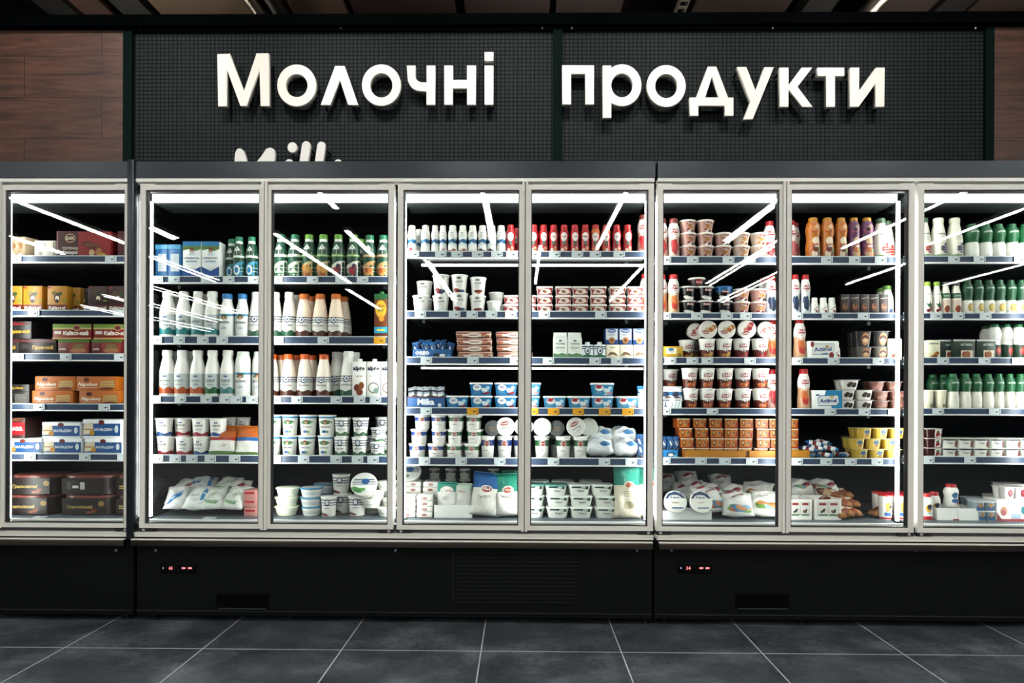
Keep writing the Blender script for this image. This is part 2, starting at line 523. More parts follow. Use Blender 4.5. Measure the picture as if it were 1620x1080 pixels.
def carton(key, desc, hpx, wpx, d, body, ops, name='cake_box', cap=None, gable=0, cat='box', bev=.002, sideops=(), top=None):
    h, w_ = hpx * PX, wpx * PX
    mb = MB(); hb = h * (1 - gable); m = pmat(body, .4)
    if gable:
        x, y = w_ / 2, d / 2
        vs = [(-x, -y, 0), (x, -y, 0), (x, y, 0), (-x, y, 0), (-x, -y, hb), (x, -y, hb), (x, y, hb), (-x, y, hb), (-x * .96, -.004, h - .015), (x * .96, -.004, h - .015), (x * .96, .004, h - .015), (-x * .96, .004, h - .015), (-x * .96, -.003, h), (x * .96, -.003, h), (x * .96, .003, h), (-x * .96, .003, h)]
        fs = [(3, 2, 1, 0)]
        for a in (0, 4, 8):
            fs += [(a + i, a + (i + 1) % 4, a + 4 + (i + 1) % 4, a + 4 + i) for i in range(4)]
        fs.append((12, 13, 14, 15))
        mb.add(vs, fs, m)
    else:
        mb.box(-w_ / 2, w_ / 2, -d / 2, d / 2, 0, h, m, bev)
    parts = []
    if cap:
        cz = h - .002 if not gable else hb + (h - hb) * .35
        c = MB().lathe([(.012, cz), (.012, cz + .014), (.01, cz + .016)], pmat(cap, .35), 16, cy=-d * .12 if not gable else -d * .3)
        parts.append(('cap', c.mesh('cap')))
    lb = MB(); Decal(lb, lambda u, z, o: (u, -d / 2 - o, z), w_ / 2, hb).run(ops)
    if sideops:
        for sgn in (1, -1):
            Decal(lb, lambda u, z, o: (sgn * (w_ / 2 + o), sgn * u * 1.0, z), d / 2, hb).run(sideops)
    if top:
        Decal(lb, lambda u, v, o: (u, v, h + o), w_ / 2, d / 2).r(-.97, .97, -.97, .97, top)
    parts.append(('label', lb.mesh('label')))
    Kind(key, name, desc, cat, mb.mesh(name), parts, h, w_ / 2, d)


def bag(key, desc, hpx, wpx, t, base, bands, ops, name='cheese_bag', cat='bag', seed=1, crimp=True):
    """pillow pouch standing on its lower edge, front towards -Y. bands: [(v_from, colour)]"""
    h, w_ = hpx * PX, wpx * PX
    rnd = random.Random(seed); nu, nv = 14, 16
    ph = [rnd.uniform(0, 6.28) for _ in range(6)]

    def prof(u, v):
        a = max(0, 1 - abs(2 * u) ** 2.6) * max(0, 1 - abs(2 * v - 1) ** 3.2)
        return a ** .6 * (1 + .16 * math.sin(9 * u + 7 * v + ph[0]) + .12 * math.sin(17 * v - 6 * u + ph[1])) + .05 * math.sin(23 * u + ph[2]) * math.sin(19 * v + ph[3]) * a

    def pos(u, v, side, off=0):
        k = 1 - .07 * (1 - abs(2 * v - 1) ** 2) * (abs(2 * u)) + .0
        e = .012 * math.sin(11 * v + ph[4]) * abs(u)
        return (u * w_ * k + e * w_, (-1 if side == 0 else 1) * (t / 2 * prof(u, v) + off) - (0), v * h)
    mb = MB()
    for side in (0, 1):
        for j in range(nv):
            col = base
            for vf, c in bands:
                if (j + .5) / nv >= vf:
                    col = c
            vs, fs = [], []
            for q in (j, j + 1):
                for i in range(nu + 1):
                    vs.append(pos(i / nu - .5, q / nv, side))
            for i in range(nu):
                f = (i, i + 1, nu + 2 + i, nu + 1 + i)
                fs.append(f if side == 0 else f[::-1])
            mb.add(vs, fs, film(col), True)
    bm = bmesh.new(); me = mb.mesh(name); bm.from_mesh(me); bmesh.ops.remove_doubles(bm, verts=bm.verts, dist=1e-5)
    for e_ in bm.edges:
        e_.smooth = True
    bm.to_mesh(me); bm.free()
    parts = []
    if ops:
        lb = MB()
        Decal(lb, lambda u, z, o: pos(u / w_, z / h, 0, o), w_ / 2, h).run(ops); parts.append(('label', lb.mesh('label')))
    if crimp:
        c = MB()
        for k in range(3):
            c.box(-w_ * .47, w_ * .47, -.0016, .0016, h * (.995 + .012 * k) - .002, h * (.995 + .012 * k), pmat(bands[-1][1] if bands else base, .3))
        parts.append(('seal', c.mesh('seal')))
    Kind(key, name, desc, cat, me, parts, h, w_ / 2, t)


def pack(key, desc, n, hpx, wpx, d, taper, body, foil, ops, name='dessert_pack', rc=.012, rows=2, cat='dessert pack', cupname='cup'):
    """n joined pots in front (and a second row behind) under one foil sheet"""
    h, w_ = hpx * PX, wpx * PX; cw = w_ / n
    f = MB().loft([(h - .003, w_, d, .006), (h, w_, d, .006)], pmat(foil, .25), 3)
    parts = []
    for k in range(n):
        cx = -w_ / 2 + cw * (k + .5)
        for q in range(rows):
            cd_ = d / rows; cy = -d / 2 + cd_ * (q + .5)
            a, b = cw * .9, cd_ * .9
            mb = MB().loft([(0, a * taper, b * taper, rc), (h - .003, a, b, rc)], pmat(body, .3), 4, cx=cx, cy=cy)
            if q == 0 and ops:
                def surf(u, z, off, cx=cx, cy=cy):
                    kk = taper + (1 - taper) * z / h
                    return (cx + u * kk, cy - b * kk / 2 - off, z)
                Decal(mb, surf, a / 2, h).run(ops)
            parts.append((cupname, mb.mesh(cupname)))
    Kind(key, name, desc, cat, f.mesh(name), parts, h, w_ / 2, d)

# ---------------------------------------------------------------- product kinds
TEAL, NAVY, RED, DRED, GRN, DGRN, LGRN, ORG, YEL, BLU, SKY = '#2f8f92', '#1d2b52', '#c8202c', '#7e1420', '#2e7d3c', '#14503a', '#86c04e', '#ee8a28', '#eec22e', '#1d69b5', '#2aa3d6'
INK, BRN, PINK = '#2c3138', '#5a2e1c', '#eab3ad'


def crown(z, c='#2b5fa0'):
    return [('p', [(-.22, z), (-.28, z + .03), (-.12, z + .015), (0, z + .04), (.12, z + .015), (.28, z + .03), (.22, z)], c)]


def farm(wave, word='ЧОРНЕ', z=.0):
    return [('b', .08 + z, .5 + z, '#cdd3d2'), ('b', .08 + z, .2 + z, wave, .025, 5)] + crown(.43 + z) + [('t', word, 0, .35 + z, .07, INK, 1.2), ('t', 'МОЛОКО', 0, .27 + z, .035, '#55606a', .9)]


for k, wv, wd, ds in (('kef_t', TEAL, 'КЕФІР', 'white capped kefir bottle, teal wave label'), ('kef_o', '#d4713a', 'РЯЖАНКА', 'white capped bottle, orange pattern label'),
                      ('kef_g', '#1f6b3e', 'КЕФІР', 'white capped bottle, dark green label'), ('kef_s', '#4d8c8b', 'КЕФІР', 'white capped bottle, sage wave label')):
    bottle(k, ds, 76, 25.5, 'milk', W, W, farm(wv, wd))
GIRL = [('b', .08, .54, '#eceee9'), ('b', .5, .54, SKY), ('p', [(-.9, .48), (-.3, .43), (.3, .43), (.9, .48), (.4, .52), (-.4, .52)], GRN), ('e', 0, .46, .3, .05, '#8a2b22'), ('e', 0, .44, .2, .04, '#f0c9a8'),
        ('t', 'МОЛОКО', 0, .35, .05, NAVY, 1.5, .03), ('t', '2,5%', 0, .22, .06, BLU, .7)]
bottle('girl_m', 'blue capped milk bottle with meadow label', 72, 24, 'milk', W, '#4a9fe0', GIRL)
bottle('girl_j', 'wide jug bottle with green edged cap', 74, 26, 'jug', W, '#dfeadd', GIRL, name='milk_jug')
STRIPE = lambda bot, word: [('b', .05, .47, '#eceae4'), ('b', .455, .475, NAVY), ('b', .4, .42, NAVY), ('b', .355, .37, NAVY), ('e', 0, .405, .4, .075, NAVY), ('e', .02, .41, .3, .055, '#e8eef4'), ('p', [(-.15, .39), (.2, .39), (.1, .45)], NAVY),
                            ('t', word, 0, .28, .05, '#7c2f28' if bot == BRN else INK, 1.4), ('b', .05, .16, bot, .02, 5)]
bottle('str_g', 'white capped bottle with navy stripes', 75, 26, 'cone', W, W, STRIPE('#2d5f47', 'МОЛОКО'))
bottle('str_o', 'orange capped cream bottle with navy stripes', 72, 26, 'cone', '#f0d8c0', ORG, STRIPE(BRN, 'МОЛОКО'))
bottle('rya_o', 'orange capped pale bottle, narrow striped label', 70, 25, 'cone', '#f3e4d4', '#f07a2a', STRIPE(BRN, 'РЯЖАНКА'))


def lak(low, mid, fr):
    return [('b', .03, .83, DGRN), ('p', [(-1.5, .56), (-1.5, .62), (-.55, .68), (0, .77), (.55, .68), (1.5, .62), (1.5, .56)], '#eef3ea'), ('t', 'ЛАКОНІЯ', 0, .605, .055, INK, 1.55, .02), ('e', 0, .7, .1, .018, '#6b8f74'),
            ('b', .49, .545, mid), ('b', .515, .525, '#f3f3ea'), ('p', [(-1.5, .03), (-1.5, .2), (-.8, .3), (.2, .38), (1.0, .41), (1.5, .42), (1.5, .03)], low), ('b', .245, .255, '#e9efe0'), ('b', .165, .172, '#e9efe0')] + fr


bottle('lak_g', 'green drinking yogurt bottle, leaf label', 72, 21.5, 'kefir', DGRN, '#1d7a5a', lak('#dfe9d2', '#e6efe2', [('r', -.7, .7, .1, .13, '#3d8050'), ('b', .03, .07, '#2a7a45'), ('lines', -.6, .6, .2, .3, 4, '#9fbf9a')]), neck='#eef1ec', name='yogurt_bottle')
bottle('lak_y', 'light green capped yogurt bottle, cereal label', 72, 21.5, 'kefir', DGRN, LGRN, lak('#ecdcae', '#9ac46a', [('fruit', 0, .18, .8, .16, ['#d99a3a', '#b86f24', '#e8b65a'], 12, 3)]), neck='#eef1ec', name='yogurt_bottle')
bottle('lak_r', 'light green capped yogurt bottle, berry label', 72, 21.5, 'kefir', DGRN, LGRN, lak('#e4ddd2', '#9ac46a', [('fruit', .1, .19, .6, .15, ['#b5213a', '#7c1836', '#2a3350'], 7, 5)]), neck='#eef1ec', name='yogurt_bottle')
bottle('lak_p', 'green capped yogurt bottle, peach label', 71, 21.5, 'kefir', DGRN, '#1d7a5a', lak('#e9b679', '#eebf8e', [('fruit', 0, .15, .8, .12, ['#e08a35', '#efb46a', '#c9702a'], 6, 6)]), neck='#eef1ec', name='yogurt_bottle')
bottle('lak_b', 'green capped yogurt bottle, blue ring label', 68, 18.5, 'kefir', DGRN, '#2e8f6a', lak('#57b5d8', '#e6efe2', [('e', 0, .2, .5, .12, '#e8f4f8'), ('e', 0, .2, .3, .07, SKY)]), neck='#eef1ec', name='yogurt_bottle')


def slimw(fr):
    return [('b', .36, .5, '#2687b4', .012, 3), ('b', .4, .45, '#1b6f9c'), ('p', [(-1, .28), (0, .42), (1, .28)], '#eef4f6'), ('t', 'чинний', 0, .72, .05, '#6a7480', 1), ('lines', -.4, .4, .6, .66, 3, '#b9c2c8')] + fr


for k, fr, ds in (('sl_n', [], 'slim white bottle with blue waist band'), ('sl_s', [('fruit', -.3, .12, .6, .1, [RED, '#a8182a'], 4, 2)], 'slim blue banded bottle, strawberry print'), ('sl_r', [('p', [(-.5, .05), (-.2, .05), (.3, .2), (.15, .2)], '#c4493c'), ('p', [(.1, .05), (.3, .05), (.6, .18), (.5, .2)], '#c4493c')], 'slim blue banded bottle, red streak print'),
                  ('sl_o', [('fruit', 0, .1, .9, .09, ['#d98a3a', '#b5621e'], 6, 4)], 'slim blue banded bottle, apricot print'), ('sl_d', [('fruit', 0, .1, .8, .08, ['#2b3448', '#6b2038'], 6, 8)], 'slim blue banded bottle, dark berry print')):
    bottle(k, ds, 46, 15, 'slim', W, W, slimw(fr), name='yogurt_bottle')
bottle('red', 'small red yogurt drink bottle', 47, 15, 'slim', '#cc2a34', '#d4343c', [('e', 0, .58, .72, .15, '#f4eee6'), ('t', 'Чудо', 0, .58, .08, RED, 1, .02), ('p', [(-.4, .3), (.4, .3), (.36, .43), (-.36, .43)], '#1d3a2c'), ('lines', -.25, .25, .34, .4, 2, '#dfe8dd'), ('fruit', 0, .15, .7, .12, ['#f0c8b0', '#e88a4a', '#f4ddd0'], 5, 4)], neck='#f0e6e0', name='yogurt_bottle')
bottle('redo', 'small orange red yogurt drink bottle', 47, 15, 'slim', '#d0402a', '#d4343c', [('e', 0, .58, .72, .15, '#f4eee6'), ('t', 'Чудо', 0, .58, .08, RED, 1, .02), ('b', .72, .84, '#f08a3a'), ('p', [(-.4, .3), (.4, .3), (.36, .43), (-.36, .43)], '#1d3a2c'), ('lines', -.25, .25, .34, .4, 2, '#dfe8dd'), ('fruit', 0, .15, .7, .12, ['#f4b06a', '#e88a4a', '#f4ddd0'], 5, 7)], neck='#f0e6e0', name='yogurt_bottle')


def dolce(low, fr, z=0):
    return [('b', .03, .55, low), ('e', 0, .66, .95, .19, '#f5f1ec'), ('p', [(-.75, .66), (-.6, .73), (.7, .75), (.8, .69), (.6, .63), (-.6, .62)], '#b8202e'), ('t', 'Dolce', 0, .685, .07, '#f7f0ea', 1.2, .03, {'slant': .25}), ('t', 'YOGURT', 0, .59, .03, INK, .9)] + fr


for k, cap, low, cs, ds in (('do_s', '#c02430', '#eebdb4', ['#d0303a', '#a31626', '#e8767a'], 'red capped yogurt bottle, strawberry print'), ('do_d', '#8a4038', '#e9c0b6', ['#d0303a', '#c0444a', '#8f1f2c'], 'brown capped yogurt bottle, strawberry print'),
                            ('do_p', '#d2242e', '#f0c3a0', ['#e58a4a', '#d0453a', '#f0a860'], 'red capped yogurt bottle, peach print'), ('do_b', '#cc2230', '#dfe3ea', ['#243a64', '#1b2b4c', '#2e6a58'], 'red capped yogurt bottle, blueberry print'),
                            ('do_k', '#c8303a', '#f3d3d0', ['#c64a56', '#e0888c'], 'red capped pale pink yogurt bottle')):
    bottle(k, ds, 65, 18.5, 'slim', W, cap, dolce(low, [('fruit', 0, .3, .75, .2, cs, 10, 3)]), name='yogurt_bottle')
for k, body, cs, ds in (('fan_o', '#e3923e', ['#f0dcc0', '#e0733a', '#f3b070', '#7a3a20'], 'orange fruit drink bottle, yellow cap'), ('fan_v', '#7c4a72', ['#e9c9a0', '#c06a8a', '#3c2238', '#e08a4a'], 'purple fruit drink bottle, yellow cap')):
    bottle(k, ds, 67, 23.5, 'curvy', body, '#e3a832', [('fruit', -.1, .72, .7, .1, cs, 7, 2), ('e', .1, .44, .6, .09, cs[0]), ('fruit', .1, .2, .85, .18, cs, 12, 9), ('t', 'Фруто', .15, .3, .07, '#f6efe6', 1, .03, {'rot': .4}), ('e', .5, .2, .2, .04, '#5fa04a')], name='drink_bottle')
for k, cs, ds in (('dan_s', ['#c8323a', '#d84a4a'], 'large cream yogurt bottle, strawberry heart'), ('dan_b', ['#2b3560', '#3d5f48', '#4a5b96'], 'large cream yogurt bottle, blueberry print')):
    bottle(k, ds, 66, 24.5, 'cone', '#eeeadb', '#e8e4d2' if k == 'dan_b' else '#56735a', [('t', 'DANONE', 0, .6, .045, INK, 1.2, .02), ('lines', -.4, .4, .46, .53, 3, '#a9b3a0'), ('b', .02, .1, '#8fae78'), ('fruit', .25, .25, .5, .15, cs, 7, 5)] + [('r', -.3, .8, .12 + .06 * i, .13 + .06 * i, '#e7e2d0') for i in range(4)], name='yogurt_bottle')
bottle('act_w', 'white bottle with glossy green shoulders', 56, 21.3, 'curvy', '#eeede4', '#1f6a42', [('b', .47, .92, '#1f6a42', .01, 2), ('t', 'АКТИВІА', 0, .77, .05, '#eaf3ea', 1.5, .02, {'rot': .06}), ('lines', -.5, .5, .26, .4, 4, '#d9d6c8')], name='yogurt_bottle')
bottle('act_y', 'green topped bottle with yellow fruit', 56, 17.2, 'curvy', '#e8e6dc', '#1f5a3c', [('b', .42, .92, '#1c5639', .01, 2), ('t', 'АКТИВІА', 0, .77, .045, '#eaf3ea', 1.5, .02), ('e', .1, .22, .6, .12, '#c9a94a'), ('e', .1, .22, .48, .09, '#e0c878')], name='yogurt_bottle')
bottle('act_r', 'white topped bottle, red fruit print', 56, 21, 'curvy', '#efede6', '#2d7a50', [('b', .03, .42, '#24402f', .01, 2), ('t', 'АКТИВІА', 0, .55, .035, '#5f7466', 1.4), ('e', .1, .24, .5, .11, '#b03a38'), ('e', 0, .26, .3, .06, '#d0685c')], name='yogurt_bottle')
bottle('act_n', 'green shouldered white bottle, plain label', 57, 20.5, 'curvy', '#e9e6da', '#2a8250', [('b', .5, .92, '#2a6b48', .01, 2), ('t', 'АКТИВІА', 0, .75, .045, '#eaf3ea', 1.5, .02), ('lines', -.5, .5, .2, .38, 5, '#cfc9b6')], name='yogurt_bottle')
bottle('straw', 'light green capped bottle, strawberry leaf print', 53, 14.5, 'milk', '#ebe7dc', '#a8c64e', [('t', 'DANONE', 0, .62, .04, '#5d6f58', 1.3), ('p', [(-.8, .36), (-.3, .28), (0, .42), (.3, .28), (.8, .36), (.2, .22), (-.2, .22)], '#2f6b3c'), ('fruit', 0, .18, .7, .1, ['#b5263c', '#8c1a36'], 4, 2), ('b', .02, .07, '#6fa050')], name='yogurt_bottle')
bottle('nut', 'green banded bottle with pecan print', 53, 15, 'milk', '#e9e2d2', '#4a4f4c', [('b', .5, .66, '#2c6a48'), ('t', 'АКТИВІА', 0, .57, .045, '#e8efe6', 1.4), ('r', -1.2, 1.2, .25, .45, '#ead2c4'), ('e', 0, .18, .6, .11, '#b5622e'), ('e', .2, .2, .4, .08, '#8c3a2a')], name='yogurt_bottle')
bottle('blu', 'green capped bottle with blue flower print', 50, 19, 'milk', '#e9e8da', '#7fa858', [('lines', -.4, .4, .5, .6, 3, '#9fae98'), ('p', [(-.3, .1), (0, .3), (.1, .14), (.4, .36), (.3, .08)], '#4a6fb0'), ('b', .02, .06, '#a9bf8a')], name='yogurt_bottle')
bottle('mini', 'small white shouldered yogurt shot bottle', 28, 14, 'small', W, W, [('t', 'Активіа', 0, .4, .1, '#c86a2a', 1.4, .02, {'rot': .6}), ('fruit', .3, .2, .4, .12, ['#7a3a26', '#b4622e'], 4, 1)], name='yogurt_shot', cat='bottle')
bottle('rast', 'white bottle with red cap and base', 42, 19, 'slim', W, '#d42434', [('b', .02, .16, '#c81f30'), ('e', -.1, .45, .55, .15, '#e8c24a'), ('e', .1, .5, .45, .1, '#20304e'), ('r', -.5, .5, .22, .3, '#c3d3e2')], name='yogurt_bottle')
bottle('raster', 'red and white bottle with wide red cap', 36, 22, 'slim', W, '#d42434', [('e', 0, .52, .5, .14, '#4c86a8'), ('e', .05, .28, .6, .1, '#2f6fa8'), ('e', .5, .15, .3, .06, '#cf6a4a')], name='yogurt_bottle')

# cups
FARMC = lambda wv: [('b', .05, .22, wv, .05, 4), ('p', [(-.18, .72), (-.24, .8), (0, .77), (.24, .8), (.18, .72)], '#2b5fa0'), ('t', 'ЧОРНЕ', 0, .6, .13, INK, 1.1), ('t', 'СМЕТАНА', 0, .4, .07, '#6b7178', .9)]
cup('cupr', 'sour cream cup, red wave', 30, 28, .86, W, W, FARMC('#b8344a'), name='sour_cream_cup')
cup('cupb', 'sour cream cup, blue wave', 30, 28, .86, W, W, FARMC('#3a6aa8'), name='sour_cream_cup')
GC = [('b', .84, .92, SKY), ('p', [(-1, .66), (-.3, .55), (.3, .55), (1, .66), (.4, .74), (-.4, .74)], GRN), ('e', 0, .68, .2, .1, '#8a2b22'), ('e', 0, .62, .14, .08, '#f0c9a8'), ('t', 'СМЕТАНА', 0, .42, .1, NAVY, 1.3, .02), ('r', -.45, .1, .14, .26, '#3b7fc0'), ('r', .15, .4, .14, .24, LGRN)]
cup('girlc', 'tall white bucket with meadow emblem', 33, 29, .84, W, W, GC, name='sour_cream_bucket', cat='bucket')
SC_ = [('b', .8, .85, NAVY), ('b', .66, .71, NAVY), ('b', .55, .59, NAVY), ('e', 0, .7, .34, .18, NAVY), ('e', 0, .71, .24, .12, '#e8eef4'), ('t', 'СМЕТАНА', 0, .4, .1, INK, 1.2), ('b', .06, .22, '#3a7048', .06, 5)]
cup('strc', 'white cup with navy stripes', 31, 27, .84, W, '#e6e6e6', SC_, name='sour_cream_cup')
cup('strs', 'small squat cup with navy stripes', 23, 26, .8, W, '#dfe2e6', SC_, name='sour_cream_cup')
cup('deckc', 'striped cottage cheese cup, strawberry foot', 32, 30, .86, W, W, SC_[:5] + [('t', 'ТВОРОГ', 0, .42, .09, '#8a8f98', 1.1), ('fruit', -.3, .12, .7, .08, ['#a8323a', '#3a7048'], 5, 3)], name='cottage_cheese_cup')
FRZ = lambda c: [('p', [(-.25, .78), (-.3, .84), (0, .88), (.3, .84), (.25, .78)], '#5d6a70'), ('t', 'ЧОРНЕ', 0, .64, .1, INK, 1.1, 0, {'rot': .06}), ('lines', -.4, .4, .42, .52, 3, '#9aa0a6')] + c
cup('ice_r', 'domed white cup with cherry print', 33, 28, .78, W, '#f4f2ee', FRZ([('fruit', 0, .2, .8, .16, ['#a82830', '#7d1620', '#3d5f80'], 6, 3)]), name='dessert_cup')
cup('ice_b', 'white lidded cup with blue foot', 29, 28, .78, W, '#f4f2ee', FRZ([('b', .04, .14, '#7fb0cf', .05, 4)]), name='dessert_cup')
cup('ice_n', 'white lidded cup with nut print', 29, 27, .78, W, '#f4f2ee', FRZ([('fruit', .2, .18, .7, .14, ['#8c3a2a', '#b5793e'], 5, 6)]), name='dessert_cup')
cup('ice_p', 'plain white lidded cup', 20, 25, .82, W, '#f4f2ee', [('lines', -.3, .3, .4, .6, 3, '#b0b4b8')], name='dessert_cup')
FER = lambda c: [('b', .56, .82, c), ('e', 0, .66, .42, .16, '#f3efe9'), ('e', 0, .67, .34, .11, '#b3432f'), ('t', 'Ферма', 0, .67, .08, '#f7efe6', .55), ('t', 'Сметана', -.25, .36, .12, '#70767c', .8), ('p', [(.1, .1), (.5, .3), (.55, .36), (.2, .2)], '#cfd2d2')]
cup('ferb', 'blue banded sour cream cup', 23, 28, .88, W, W, FER('#234f98'), name='sour_cream_cup')
cup('ferg', 'green banded sour cream cup', 23, 28, .88, W, W, FER('#2c6e3e'), name='sour_cream_cup')
cup('ferB', 'tall white cup with navy band', 36, 26, .8, W, W, FER('#1c3f82'), name='sour_cream_cup')
cup('ferG', 'tall white cup with green band', 36, 26, .8, W, W, FER('#235f38'), name='sour_cream_cup')
cup('ferd', 'dim white cup with green band', 19, 20, .85, '#c9cac6', '#c9cac6', FER('#235f38'), name='sour_cream_cup')  # grey body paints in the dimness at the back of the deck
LID = lambda c: [('e', 0, 0, .93, .93, '#efede8'), ('e', 0, .35, .5, .22, c), ('t', 'Ферма', 0, .35, .2, '#fbf6f0', .8, .02), ('t', 'Сметана', 0, -.1, .16, '#6d7f92', 1), ('p', [(-.5, -.5), (.3, -.35), (.6, -.3), (.2, -.55)], '#c5cace')]
cup('lidb', 'cup lying with round white lid forward', 30, 30, .86, W, W, [], LID('#b3432f'), name='sour_cream_cup')
cup('lidg', 'cup lying with plain pale lid forward', 30, 29, .86, W, W, [], [('e', 0, 0, .93, .93, '#dfe6d6'), ('e', 0, 0, .8, .8, '#eef0e8')], name='sour_cream_cup')
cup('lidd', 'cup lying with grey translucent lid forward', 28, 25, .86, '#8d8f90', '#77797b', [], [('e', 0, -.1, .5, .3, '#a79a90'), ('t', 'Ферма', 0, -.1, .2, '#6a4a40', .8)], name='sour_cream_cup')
DLC = lambda bg, spot, cs, bdy: [('b', .03, .95, bdy), ('p', [(-.55, .5), (-.5, .95), (.75, .95), (.75, .5), (.1, .36)], spot), ('p', [(-.4, .68), (-.3, .8), (.6, .84), (.66, .74), (.5, .64), (-.3, .6)], '#8a1d2c'), ('t', 'Dolce', .1, .72, .11, '#f4ebe0', .9, .02, {'slant': .2}), ('fruit', .15, .22, .55, .16, cs, 6, 3)]
cup('dp', 'pink pudding cup, gold emblem, cherry print', 22, 28.5, .74, '#dcaea6', '#e6e2dc', DLC(0, '#c88f3e', ['#8f1a2c', '#f0e4dc', '#3a1a1c'], '#e2b7ae'), name='pudding_cup', stack=20.3 * PX)
cup('dc', 'pink pudding cup, gold emblem, caramel print', 22, 28.5, .74, '#dcaea6', '#e6e2dc', DLC(0, '#d09a40', ['#d8903a', '#f3d9b0', '#a8602a'], '#ead0c0'), name='pudding_cup', stack=20.3 * PX)
cup('dk', 'black dessert cup with white dots', 23.5, 28.5, .74, '#15161a', '#d5d3cf', [('p', [(-.4, .7), (-.3, .82), (.6, .86), (.66, .76), (.5, .66), (-.3, .62)], '#7a1622'), ('t', 'Dolce', .1, .74, .11, '#f4ebe0', .9, .02, {'slant': .2}), ('fruit', .1, .22, .9, .16, ['#e8e4de', '#f2efe9', '#6b2f2a'], 8, 3)], name='dessert_cup', stack=22.5 * PX)
cup('dkb', 'blue and black dessert cup', 23.5, 28.5, .74, '#15161a', '#3a8fc4', [('b', .6, .93, '#1d7bb4'), ('p', [(-.4, .6), (-.3, .72), (.6, .76), (.66, .66), (.5, .56), (-.3, .52)], '#7a1622'), ('t', 'Dolce', .1, .64, .11, '#f4ebe0', .9, .02), ('fruit', .1, .22, .9, .16, ['#e8e4de', '#f2efe9', '#3a5f8a'], 8, 3)], name='dessert_cup', stack=22.5 * PX)
cup('dkr', 'small black and red dessert cup', 15, 28, .7, '#e8e2dc', '#e8e4de', [('b', .1, .8, '#22191a'), ('e', 0, .5, .5, .3, '#b02030'), ('t', 'Dolce', 0, .5, .2, '#ffffff', .8)], name='dessert_cup')
for k, cs, ds in (('dz_n', ['#c88a3e', '#e8c27a'], 'white and brown yogurt cup, grain print'), ('dz_s', ['#b8202c', '#e07a6a', '#7c1420'], 'white and brown yogurt cup, strawberry print'), ('dz_c', ['#c8683a', '#8a2f1c', '#e8a060'], 'white and brown yogurt cup, peach print')):
    cup(k, ds, 33, 28, .76, W, '#e9e6df', [('b', .03, .46, '#6b2f22'), ('e', .1, .62, .85, .26, '#f4f1ec'), ('p', [(-.5, .62), (-.4, .74), (.75, .78), (.82, .68), (.6, .58), (-.4, .55)], '#a81e2c'), ('t', 'Dolce', .15, .67, .11, '#f7f0ea', 1, .02, {'slant': .2}), ('t', 'DESSERT', .1, .49, .05, INK, .7), ('fruit', .1, .22, .75, .16, cs, 7, 4)], name='yogurt_cup')
DLID = lambda cs: [('e', 0, 0, .94, .94, '#efe9e2'), ('fruit', .2, .2, .6, .5, cs, 6, 2), ('e', -.25, -.4, .45, .2, '#a81e2c'), ('t', 'Dolce', -.25, -.4, .18, '#f7f0ea', .8, .02)]
cup('dl_n', 'cup lying with grain printed lid forward', 30, 28, .76, W, W, [], DLID(['#d09a4e', '#efd9b0', '#c88038']), name='yogurt_cup')
cup('dl_s', 'cup lying with strawberry printed lid forward', 30, 29, .76, W, W, [], DLID(['#c8323a', '#e89a8a', '#a81e2c']), name='yogurt_cup')
cup('dl_c', 'cup lying with clear lid forward', 28, 27, .76, '#c9c2ba', '#b9b4ae', [], DLID(['#7a3a30', '#c0685a', '#dcd3ca']), name='yogurt_cup')
cup('bowlg', 'round cheese tub, green rim lid', 15, 38, .84, '#dfe6cc', '#e9efd9', [('b', .3, .6, '#f4f2ea')], name='cheese_tub', cat='tub')
cup('bowlb', 'round cheese tub, sky blue rim lid', 15, 37, .84, '#eceae4', '#5bb4dc', [('b', .2, .55, '#dfe4e4')], [('e', 0, 0, .9, .9, '#dfe9ec')], name='cheese_tub', cat='tub')
cup('bowlw', 'round white cheese tub', 14, 33, .84, '#e3e5de', W, [('b', .3, .5, '#c9d2c0')], name='cheese_tub', cat='tub')
cup('disc', 'round cheese tub tilted, striped lid forward', 17, 42, .9, W, W, [], [('e', 0, 0, .95, .95, '#eef0ec'), ('r', -.75, .75, .3, .4, NAVY), ('r', -.85, .85, .1, .18, NAVY), ('r', -.85, .85, -.08, -.02, NAVY), ('e', .1, .2, .3, .25, '#2b6fa8'), ('fruit', -.4, -.5, .5, .3, ['#3f8a4a', '#6fae5a'], 6, 3)], name='cheese_tub', cat='tub')
cup('wheel', 'round cheese package leaning, navy topped lid', 12, 36, .96, W, W, [], [('e', 0, 0, .96, .96, '#ecebe4'), ('p', [(-.9, .25), (-.6, .72), (0, .93), (.6, .72), (.9, .25), (0, .4)], '#1d4468'), ('e', -.05, .35, .55, .24, '#e9ece8'), ('t', 'Ферма', -.05, .36, .2, '#1d4468', .9, .02), ('t', 'Бринза', 0, -.1, .16, '#b9a67a', 1), ('r', -.4, .6, -.62, -.52, '#2f6aa0')], name='cheese_package', cat='package')
cup('pudc', 'pale cream pudding cup', 31, 25, .8, '#e6dfc8', '#efe9d9', [('lines', -.3, .4, .3, .6, 4, '#b5b092'), ('e', .3, .2, .25, .1, '#8a9a5a')], name='pudding_cup')
cup('redcup', 'white yogurt cup with red lid', 40, 22, .88, W, '#d41f33', [('b', .03, .1, '#c81f30'), ('e', .1, .55, .5, .16, '#e8c24a'), ('fruit', .2, .45, .5, .14, ['#20304e', '#d89a3a'], 4, 2), ('r', -.5, .5, .16, .3, '#3a74b0'), ('t', 'йогурт', 0, .8, .06, '#7a8a50', 1)], name='yogurt_cup')

